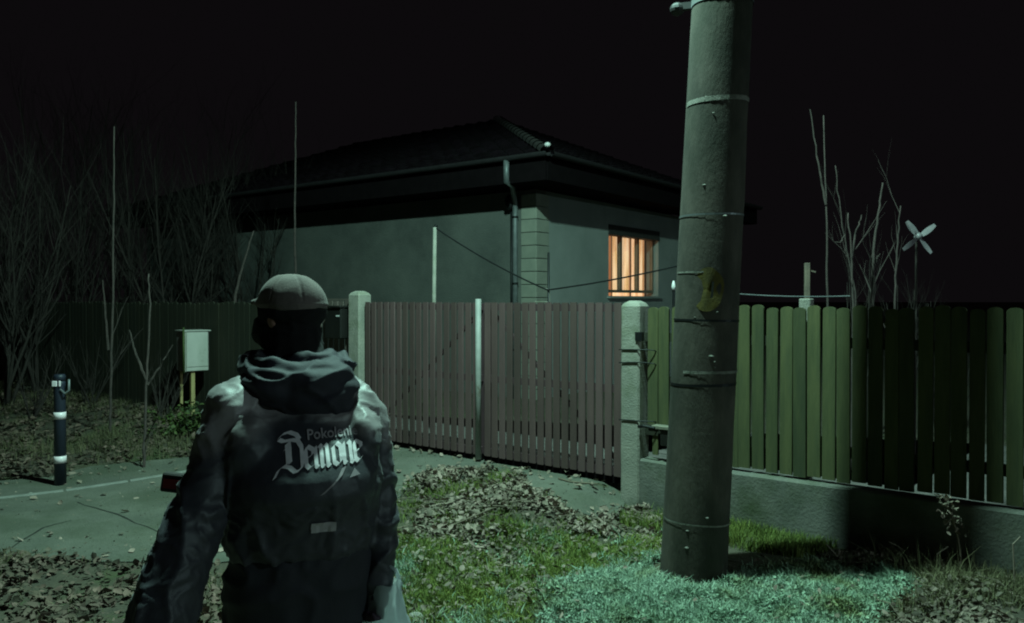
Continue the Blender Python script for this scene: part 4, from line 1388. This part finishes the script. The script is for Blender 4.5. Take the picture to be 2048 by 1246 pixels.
stick('dark twig at the upper edge of the leaf heap', [(1000, 960), (1025, 966), (1045, 972)], .006, lift=.05, m='bark')
for i, (px, py, r, lb) in enumerate(((830, 1243, .045, 'pale broken stone at the bottom edge beside the bag'), (1080, 1163, .012, 'tiny white pebble in the grass'), (1048, 1172, .022, 'pale flat stone in the grass'),
                                      (58, 990, .02, 'small stone on the pavement edge'), (277, 944, .014, 'dark pebble on the pavement'))):
    P = gp(px, py)
    bm = bmesh.new(); bmesh.ops.create_icosphere(bm, subdivisions=2, radius=r)
    for v in bm.verts:
        v.co *= 1 + .35*noise.noise(v.co*(.9/r) + Vector((i*3, 0, 0)))
        v.co.z *= .6
    me = bpy.data.meshes.new('stone'); bm.to_mesh(me); bm.free()
    o = put('stone', me, M['stone']); o.location = P + Vector((0, 0, r*.25))
    tag(o, lb, 'stone', 'loose stones')

# ------------------------------------------------------------------ person
PX0 = Vector((-0.607, 2.30, 0.0))
YAW = rad(20)
person = thing('person', 'person seen from behind in a dark printed jacket and grey cap', 'person', PX0, YAW)
def loc(x, y, z):
    """world point -> person frame"""
    dx, dy = x - PX0.x, y - PX0.y
    c, s = math.cos(-YAW), math.sin(-YAW)
    return Vector((dx*c - dy*s, dx*s + dy*c, z))
def lp(px, py, Z):
    p = at(px, py, Z); return loc(p.x, p.y, p.z)

def remesh(mb, voxel, smooth_it=3):
    me = mb.mesh('tmp')
    o = bpy.data.objects.new('tmp', me); link(o)
    r = o.modifiers.new('r', 'REMESH'); r.mode = 'VOXEL'; r.voxel_size = voxel; r.use_smooth_shade = True
    if smooth_it:
        sm_ = o.modifiers.new('s', 'SMOOTH'); sm_.factor = .5; sm_.iterations = smooth_it
    dg = bpy.context.evaluated_depsgraph_get()
    out = bpy.data.meshes.new_from_object(o.evaluated_get(dg))
    bpy.data.objects.remove(o)
    bpy.data.meshes.remove(me)
    return out

def displace(me, fn):
    n = len(me.vertices)
    co = np.zeros(n*3, np.float32); me.vertices.foreach_get('co', co); co = co.reshape(-1, 3)
    no = np.zeros(n*3, np.float32); me.vertex_normals.foreach_get('vector', no) if hasattr(me, 'vertex_normals') else me.vertices.foreach_get('normal', no)
    no = no.reshape(-1, 3)
    d = np.array([fn(Vector(c)) for c in co], np.float32)
    co += no*d[:, None]
    me.vertices.foreach_set('co', co.ravel()); me.update()

# arm joints
LS, LE, LW = lp(468, 816, 2.24), lp(394, 1026, 2.12), lp(318, 1235, 2.00)
RS, RE, RW = lp(722, 826, 2.40), lp(760, 1010, 2.37), lp(757, 1165, 2.31)
HEADC = Vector((-0.015, .185, 1.605))
HY = rad(42)      # head turned left of the body
hc, hs = math.cos(HY), math.sin(HY)
HM = Matrix(((hc, -hs, 0), (hs, hc, 0), (0, 0, 1)))
def hp(x, y, z): return HEADC + HM @ Vector((x, y, z))

body = MB()
body.ellipsoid(hp(0, -.012, .025), (.076, .098, .098), HM)
body.ellipsoid(hp(0, .03, -.045), (.056, .066, .066), HM)
body.ellipsoid(hp(0, .06, -.085), (.034, .035, .026), HM)
body.capsule(hp(0, .094, .005), .009, hp(0, .108, -.022), .013)          # nose
for sx in (-1, 1):
    body.ellipsoid(hp(sx*.077, -.005, -.01), (.012, .02, .032), HM, 10, 8)      # ears
    body.ellipsoid(hp(sx*.03, .078, .022), (.020, .014, .009), HM, 10, 8)       # brow
body.capsule(hp(-.022, .088, -.056), .007, hp(.022, .088, -.056), .007)          # lips
body.capsule(hp(0, -.02, -.06), .058, (0, .11, 1.40), .066)
body.loft([(.88, 0, 0, .15, .11), (1.0, 0, .01, .14, .10), (1.15, 0, .01, .16, .115), (1.28, 0, .05, .17, .11), (1.36, 0, .08, .15, .09), (1.42, 0, .11, .08, .07)], 24, 2.1)
for a, b, c_, sgn in ((LS, LE, LW, -1), (RS, RE, RW, 1)):
    body.capsule(a, .052, b, .042); body.capsule(b, .042, c_, .028)
    d = (c_ - b).normalized()
    palm = c_ + d*.05
    body.capsule(c_, .026, palm, .030)
    side = Vector((-.2*sgn, .95, 0)).normalized()
    side = (side - d*side.dot(d)).normalized()
    inn = d.cross(side)*(1 if sgn > 0 else -1)
    if inn.x*sgn > 0: inn = -inn
    for k in range(4):
        off = side*(.028 - k*.0185)
        r = (.0088, .0092, .0088, .0078)[k]; ln = (.040, .045, .041, .032)[k]
        p0 = palm + off*.9 + d*.008
        p1 = palm + off + d*(.045)
        p2 = p1 + (d*.25 + inn*1.0).normalized()*ln*.75
        p3 = p2 + (-d*.8 + inn*.3).normalized()*ln*.55
        body.capsule(p0, r*1.1, p1, r, 8, 3); body.capsule(p1, r, p2, r*.95, 8, 3); body.capsule(p2, r*.95, p3, r*.8, 8, 3)
    th0 = c_ + d*.02 + side*.022; th1 = th0 + (side*.7 + d*.6 + inn*.5).normalized()*.035; th2 = th1 + (d*.6 + inn*.9).normalized()*.03
    body.capsule(th0, .013, th1, .011, 8, 3); body.capsule(th1, .011, th2, .009, 8, 3)
LEGS = [((-.10, 0, .90), (-.12, .14, .50), (-.125, .10, .10), (-.13, .26, .035)), ((.10, 0, .90), (.105, .02, .50), (.11, -.16, .12), (.115, -.02, .035))]
for a, b, c_, t_ in LEGS:
    body.capsule(a, .085, b, .055); body.capsule(b, .055, c_, .038); body.capsule(c_, .036, Vector(t_), .03)
bme = remesh(body, .0062, 2)
bo_ = put('body', bme, M['skin'], person, True)
bme.materials.append(M['hand_shade'])
# bare hands in the dark: that shade is put into their colour
ghand = []
for p_ in bme.polygons:
    c_ = p_.center
    if min((c_ - LW).length, (c_ - RW).length) < .16 and c_.z < RW.z + .01:
        p_.material_index = 1
# eyes
for sx in (-1, 1):
    MB().ellipsoid(hp(sx*.030, .080, .004), (.011, .010, .009), HM, 10, 8).build('eye', M['white_plastic'], person, True)

# jacket
def wr(p, amp, f, seed, st=(1, 1, 1)):
    q = Vector((p.x*st[0], p.y*st[1], p.z*st[2]))*f + Vector((seed, seed*1.7, 0))
    q += Vector((noise.noise(q*.6), noise.noise(q*.6 + Vector((7, 0, 0))), noise.noise(q*.6 + Vector((0, 5, 0)))))*.8
    v = 1 - abs(noise.noise(q))*2.0
    return amp*(max(0, v)**2.2)
jk = MB()
jk.loft([(.945, 0, -.005, .205, .155), (.99, 0, -.005, .212, .162), (1.05, 0, -.01, .212, .165), (1.12, 0, -.03, .218, .183), (1.165, 0, -.022, .220, .182),
         (1.21, 0, .006, .222, .176), (1.25, 0, .033, .222, .166), (1.29, 0, .060, .220, .156), (1.33, 0, .086, .212, .142), (1.37, 0, .108, .190, .122), (1.41, 0, .126, .150, .10), (1.45, 0, .14, .10, .085), (1.475, 0, .145, .085, .08)], 40, 2.3)
jk.capsule(LS, .072, LE + Vector((0, .0, .0)), .066, 20, 6)
jk.capsule(LE, .072, LW, .084, 20, 6)
jk.capsule(RS, .070, RE, .052, 20, 6)
jk.capsule(RE, .053, RW, .046, 20, 6)
jk.capsule((-.10, .10, 1.385), .062, LS, .070, 20, 6)
jk.capsule((.10, .10, 1.385), .062, RS, .070, 20, 6)
jk.ellipsoid((-.145, -.035, 1.23), (.088, .112, .115))
jk.ellipsoid((.170, -.015, 1.25), (.055, .095, .095))
jme = remesh(jk, .0075, 7)
def jfold(p):
    arm = min((p-LE).length, (p-LS).length, (p-RE).length, (p-LW).length)
    a = .011 if p.z < 1.28 or abs(p.x) < .12 else .013
    d = wr(p, a, 8, 1.0, (1.5, 1, .7)) + wr(p, .005, 22, 4.0, (1, 1, 1.2)) - .004
    if abs(p.x) < .19 and p.y < .03 and 1.10 < p.z < 1.31: d *= .25
    # horizontal compression folds at the elbows
    for e in (LE, RE):
        k = math.exp(-((p-e).length/.09)**2)
        d += k*.005*math.sin((p-e).z*110 + 3*noise.noise(p*12))
    return d
displace(jme, jfold)
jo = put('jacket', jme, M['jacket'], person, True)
# hood lying on the back
hd_ = MB()
ring = [(-.085, .215, 1.445), (-.118, .15, 1.455), (-.118, .07, 1.452), (-.075, .01, 1.438), (.0, -.015, 1.425), (.075, .0, 1.435), (.122, .06, 1.445), (.125, .14, 1.445), (.085, .21, 1.435)]
for a, b in zip(ring[:-1], ring[1:]): hd_.capsule(a, .042, b, .042)
hd_.ellipsoid((.02, -.005, 1.405), (.125, .078, .058))
hd_.ellipsoid((.045, -.02, 1.365), (.105, .055, .065))
hd_.ellipsoid((-.07, .0, 1.41), (.085, .08, .06))
hd_.ellipsoid((.09, .02, 1.405), (.075, .08, .055))
hd_.capsule((.0, .03, 1.475), .026, (.08, .05, 1.48), .026)
hd_.capsule((.08, .05, 1.48), .026, (.11, .12, 1.465), .024)
hd_.capsule((-.085, .08, 1.468), .020, (.0, .03, 1.475), .025)
hme_ = remesh(hd_, .006, 3)
def hfold(p):
    q = p - Vector((.0, .08, 1.50))
    r = math.sqrt(q.x*q.x + q.y*q.y) + abs(q.z)*.9
    return .0055*math.sin(r*75 + 4*noise.noise(p*9)) * (1 if q.y < .06 else .5) + wr(p, .012, 11, 3.0, (.8, 1, 1.7)) - .003
displace(hme_, hfold)
put('hood', hme_, M['hood'], person, True)

# trousers and shoes
tr = MB()
tr.loft([(.74, 0, 0, .20, .14), (.85, 0, -.005, .205, .150), (.95, 0, -.005, .195, .145), (1.0, 0, 0, .18, .135)], 32, 2.3)
for a, b, c_, t_ in LEGS:
    tr.capsule(Vector(a) - Vector((0, 0, .04)), .112, b, .085, 18); tr.capsule(b, .085, Vector(c_) + Vector((0, 0, .03)), .070, 18)
tme = remesh(tr, .009, 4)
displace(tme, lambda p: wr(p, .012, 7, 6.0, (1, 1, 1.4)) - .003)
put('trousers', tme, M['trousers'], person, True)
for a, b, c_, t_ in LEGS:
    mb = MB(); c2v = Vector(c_); t2 = Vector(t_)
    mb.capsule((c2v.x, c2v.y - .03, .05), .045, t2 + Vector((0, 0, .01)), .042, 14)
    mb.capsule(c2v, .05, (c2v.x, c2v.y, .06), .045, 14)
    put('shoe', remesh(mb, .008, 2), M['shoe'], person, True)

# cap with a short peak, black face covering
cp = MB()
n, m_ = 32, 12
vs = []
for i in range(m_+1):
    a = rad(-8) + (PI/2 + rad(8))*i/m_
    for k in range(n):
        b = 2*PI*k/n
        rr = (.092, .116, .096)
        vs.append(hp(rr[0]*math.cos(a)*math.cos(b), -.012 + rr[1]*math.cos(a)*math.sin(b), .030 + rr[2]*math.sin(a) + (.004*math.sin(b*3) if i < 10 else 0)))
fs = [(i*n+k, i*n+(k+1) % n, (i+1)*n+(k+1) % n, (i+1)*n+k) for i in range(m_) for k in range(n)]
fs.append(tuple(reversed(range(n))))
fs.append(tuple(m_*n+k for k in range(n)))
cp.add(vs, fs)
vs = []
for i in range(9):
    a = rad(25 + 130*i/8)
    ix, iy = .083*math.cos(a), -.012 + .105*math.sin(a)
    ox, oy = .075*math.cos(a), .095*math.sin(a) + .052*math.sin(a)**1.5
    for z in (.046, .056): 
        vs.append(hp(ix, iy, z)); vs.append(hp(ox, oy, z - .014))
fs = []
for i in range(8):
    A = i*4; B = A+4
    for q in ((0, 1), (1, 3), (3, 2), (2, 0)): fs.append((A+q[0], B+q[0], B+q[1], A+q[1]))
cp.add(vs, fs)
cme = remesh(cp, .0045, 6)
def cap_seams(p):
    q = HM.transposed() @ (p - HEADC)
    a = math.atan2(q.y + .012, q.x)
    rr = math.hypot(q.x, q.y + .012)
    f = abs(math.sin(a*3))*rr
    return .0022*noise.noise(p*22) - .0035*math.exp(-(f/.006)**2)*(1 if q.z > .04 else 0) + (.002 if .028 < q.z < .036 else 0) + .003*noise.noise(p*9)
displace(cme, cap_seams)

put('cap', cme, M['cap'], person, True)
mk = MB()
mk.ellipsoid(hp(0, -.010, .010), (.090, .112, .068), HM)
mk.ellipsoid(hp(0, .025, -.048), (.084, .102, .070), HM)
mk.capsule(hp(0, -.02, -.05), .078, (0, .10, 1.44), .088)
mk.capsule(hp(0, .095, -.028), .020, hp(0, .075, -.075), .03)
kme_ = remesh(mk, .006, 3)
displace(kme_, lambda p: wr(p, .005, 14, 8.0, (1, 1, 2.2)))
put('face_covering', kme_, M['mask'], person, True)

# --- print on the back
bvh = BVHTree.FromPolygons([v.co for v in jme.vertices], [tuple(p.vertices) for p in jme.polygons])
def back_pt(x, z, off=.0025):
    hit = bvh.ray_cast(Vector((x, -.6, z)), Vector((0, 1, 0)))
    if hit[0] is None: return Vector((x, -.15, z))
    return hit[0] + hit[1]*off if hit[1].y < 0 else hit[0] - hit[1]*off

def nib(strokes, scale, ox, oz, nibv, name, m, slant=0.0, curve=0.0):
    """broad-nib strokes draped over the back of the jacket"""
    vs = []; fs = []
    for st in strokes:
        pts = [Vector((p[0], p[1])) for p in st]
        P = []
        for a, b in zip(pts[:-1], pts[1:]):
            n_ = max(2, int((b-a).length*scale/.004))
            for i in range(n_): P.append(a.lerp(b, i/n_))
        P.append(pts[-1])
        base = len(vs)
        for p in P:
            for e in (-1, -.33, .33, 1):
                u = (p.x + nibv[0]*e)*scale; v = (p.y + nibv[1]*e)*scale
                vs.append(back_pt(ox + u, oz + v + slant*u + curve*u*u))
        for i in range(len(P)-1):
            for e in range(3):
                A = base + i*4 + e
                fs.append((A, A+4, A+5, A+1))
    return MB().add(vs, fs).build(name, m, jo)

E_ = lambda x: [[(x+.10, .12), (x+.10, .85), (x+.20, 1.0), (x+.50, .82)], [(x+.50, .82), (x+.48, .62), (x+.12, .42)], [(x+.10, .12), (x+.25, -.02), (x+.52, .16)]]
def M_(x):
    out = []
    for k in range(3):
        out.append([(x+.08+k*.31, .92), (x+.08+k*.31, .05), (x+.16+k*.31, -.02)])
        if k < 2: out.append([(x+.08+k*.31, .78), (x+.31+k*.31, 1.0), (x+.39+k*.31, .90)])
    out.append([(x-.04, .86), (x+.08, .96)])
    return out
O_ = lambda x: [[(x+.10, .85), (x+.10, .12), (x+.28, -.02), (x+.50, .12)], [(x+.10, .85), (x+.32, 1.0), (x+.50, .85), (x+.50, .12)]]
def N_(x):
    return [[(x-.04, .86), (x+.08, .96), (x+.08, .05), (x+.16, -.02)], [(x+.08, .78), (x+.36, 1.0), (x+.46, .88), (x+.46, .05), (x+.56, -.02)]]
D_ = [[(-.62, 1.42), (-.40, 1.32), (.08, 1.36), (.36, 1.30), (.52, 1.02), (.52, .15), (.30, -.10)],
      [(-.62, 1.46), (-.42, 1.66), (-.05, 1.74), (.30, 1.60), (.46, 1.36)],
      [(-.10, 1.28), (-.10, .30)], [(-.22, 1.2), (-.22, .28)],
      [(-.36, .92), (-.2, 1.0)],
      [(-.95, -.38), (-.72, .02), (-.45, .18), (-.15, .10), (.10, -.12), (.34, -.08), (.56, .14)]]
Q = .050
xo, zo = -.036, 1.200
letters = [('D', D_, 0.0), ('e', E_(.62), 0), ('m', M_(1.16), 0), ('o', O_(2.10), 0), ('n', N_(2.70), 0), ('e', E_(3.30), 0)]
zo_ = zo
for nm, stx, _ in letters:
    nib(stx, Q, xo, zo_, (.10, .075), 'printed_letter', M['print'], slant=.035)
# small line above: built-in lettering draped the same way
def font_strip(txt, size, ox, oz, m, squeeze=.9, slant=.03):
    cu = bpy.data.curves.new('t', 'FONT'); cu.body = txt; cu.size = size; cu.resolution_u = 3; cu.offset = size*.018
    to = bpy.data.objects.new('t', cu); link(to)
    dg = bpy.context.evaluated_depsgraph_get()
    me = bpy.data.meshes.new_from_object(to.evaluated_get(dg))
    bpy.data.objects.remove(to)
    for v in me.vertices:
        x, z = v.co.x*squeeze, v.co.y
        v.co = back_pt(ox + x, oz + z + slant*x, .0035)
    me.update()
    me.materials.clear()
    return put('printed_line', me, m, jo)
font_strip('Pokolenie', .036, .006, 1.266, M['print_dim'], 1.0)
nib([[(2.7, -.1), (2.45, -.5), (1.9, -.95), (1.45, -1.3)]], Q, xo, zo_, (.13, .05), 'printed_stripe', M['print_dim'])
tv = [(3.05, -.2), (2.75, -.62), (3.35, -.55)]
MB().add([back_pt(xo+.01+x*Q, zo_+z*Q, .004) for x, z in tv], [(0, 1, 2)]).build('printed_emblem', M['print_dim'], jo)
# pale label at the hem
def patch(x0, x1, z0, z1, name, m, nxx=6, nzz=4, off=.004):
    vs = []
    for j in range(nzz+1):
        for i in range(nxx+1):
            vs.append(back_pt(x0+(x1-x0)*i/nxx, z0+(z1-z0)*j/nzz, off))
    fs = [(j*(nxx+1)+i, j*(nxx+1)+i+1, (j+1)*(nxx+1)+i+1, (j+1)*(nxx+1)+i) for j in range(nzz) for i in range(nxx)]
    return MB().add(vs, fs).build(name, m, jo)
patch(.012, .075, 1.026, 1.053, 'hem_label', M['label_patch'])

# red-fronted case sticking out at the left elbow
cc = lp(346, 966, 2.20)
case = MB()
cw = thing('red_case', 'small dark case with a red panel held out beside the left elbow', 'case', PX0 + Vector((cc.x*math.cos(YAW) - cc.y*math.sin(YAW), cc.x*math.sin(YAW) + cc.y*math.cos(YAW), cc.z)), rad(8))
cw.rotation_euler = (0, rad(9), rad(8))
MB().box(-.031, .12, -.014, .014, -.026, .026).build('case_body', M['black_case'], cw, bevel=.004)
MB().box(-.024, .018, -.0185, -.0145, -.014, .012).build('red_panel', M['red'], cw)

# plastic bag in the right hand
hb = Vector((0, 0, 0)) + RW + (RW-RE).normalized()*.07 + Vector((.02, .0, 0))
wb_ = PX0 + Vector((hb.x*math.cos(YAW) - hb.y*math.sin(YAW), hb.x*math.sin(YAW) + hb.y*math.cos(YAW), hb.z))
bag = thing('plastic_bag', 'crumpled translucent pale plastic bag hanging from the right hand', 'bag', wb_, YAW)
def bag_mesh():
    vs = []; n = 36; m_ = 22
    for i in range(m_+1):
        f = i/m_
        z = .07 - .40*f
        w_ = .040 + .028*sm(f*2.2) - .02*max(0, f-.8)*5*.3
        d_ = .035 + .035*sm(f*1.6)
        if f > .93: w_ *= .8; d_ *= .6
        for k in range(n):
            b = 2*PI*k/n
            q = Vector((math.cos(b)*2, math.sin(b)*2, z*9))
            r = 1 + .22*(noise.noise(q*1.3)) + .10*(1-abs(noise.noise(q*3))*2)
            vs.append((w_*math.cos(b)*r, d_*math.sin(b)*r, z + .02*noise.noise(Vector((b, 0, 1)))))
    fs = [(i*n+k, i*n+(k+1) % n, (i+1)*n+(k+1) % n, (i+1)*n+k) for i in range(m_) for k in range(n)]
    fs.append(tuple(m_*n+k for k in range(n)))
    return MB().add(vs, fs)
bag_mesh().build('bag_body', M['bag'], bag, True)
mb = MB()
mb.tube([(-.045, 0, .055), (-.035, 0, .10), (-.005, 0, .125), (.03, 0, .10), (.045, 0, .055)], .006, 6)
mb.build('handle', M['bag'], bag, True)
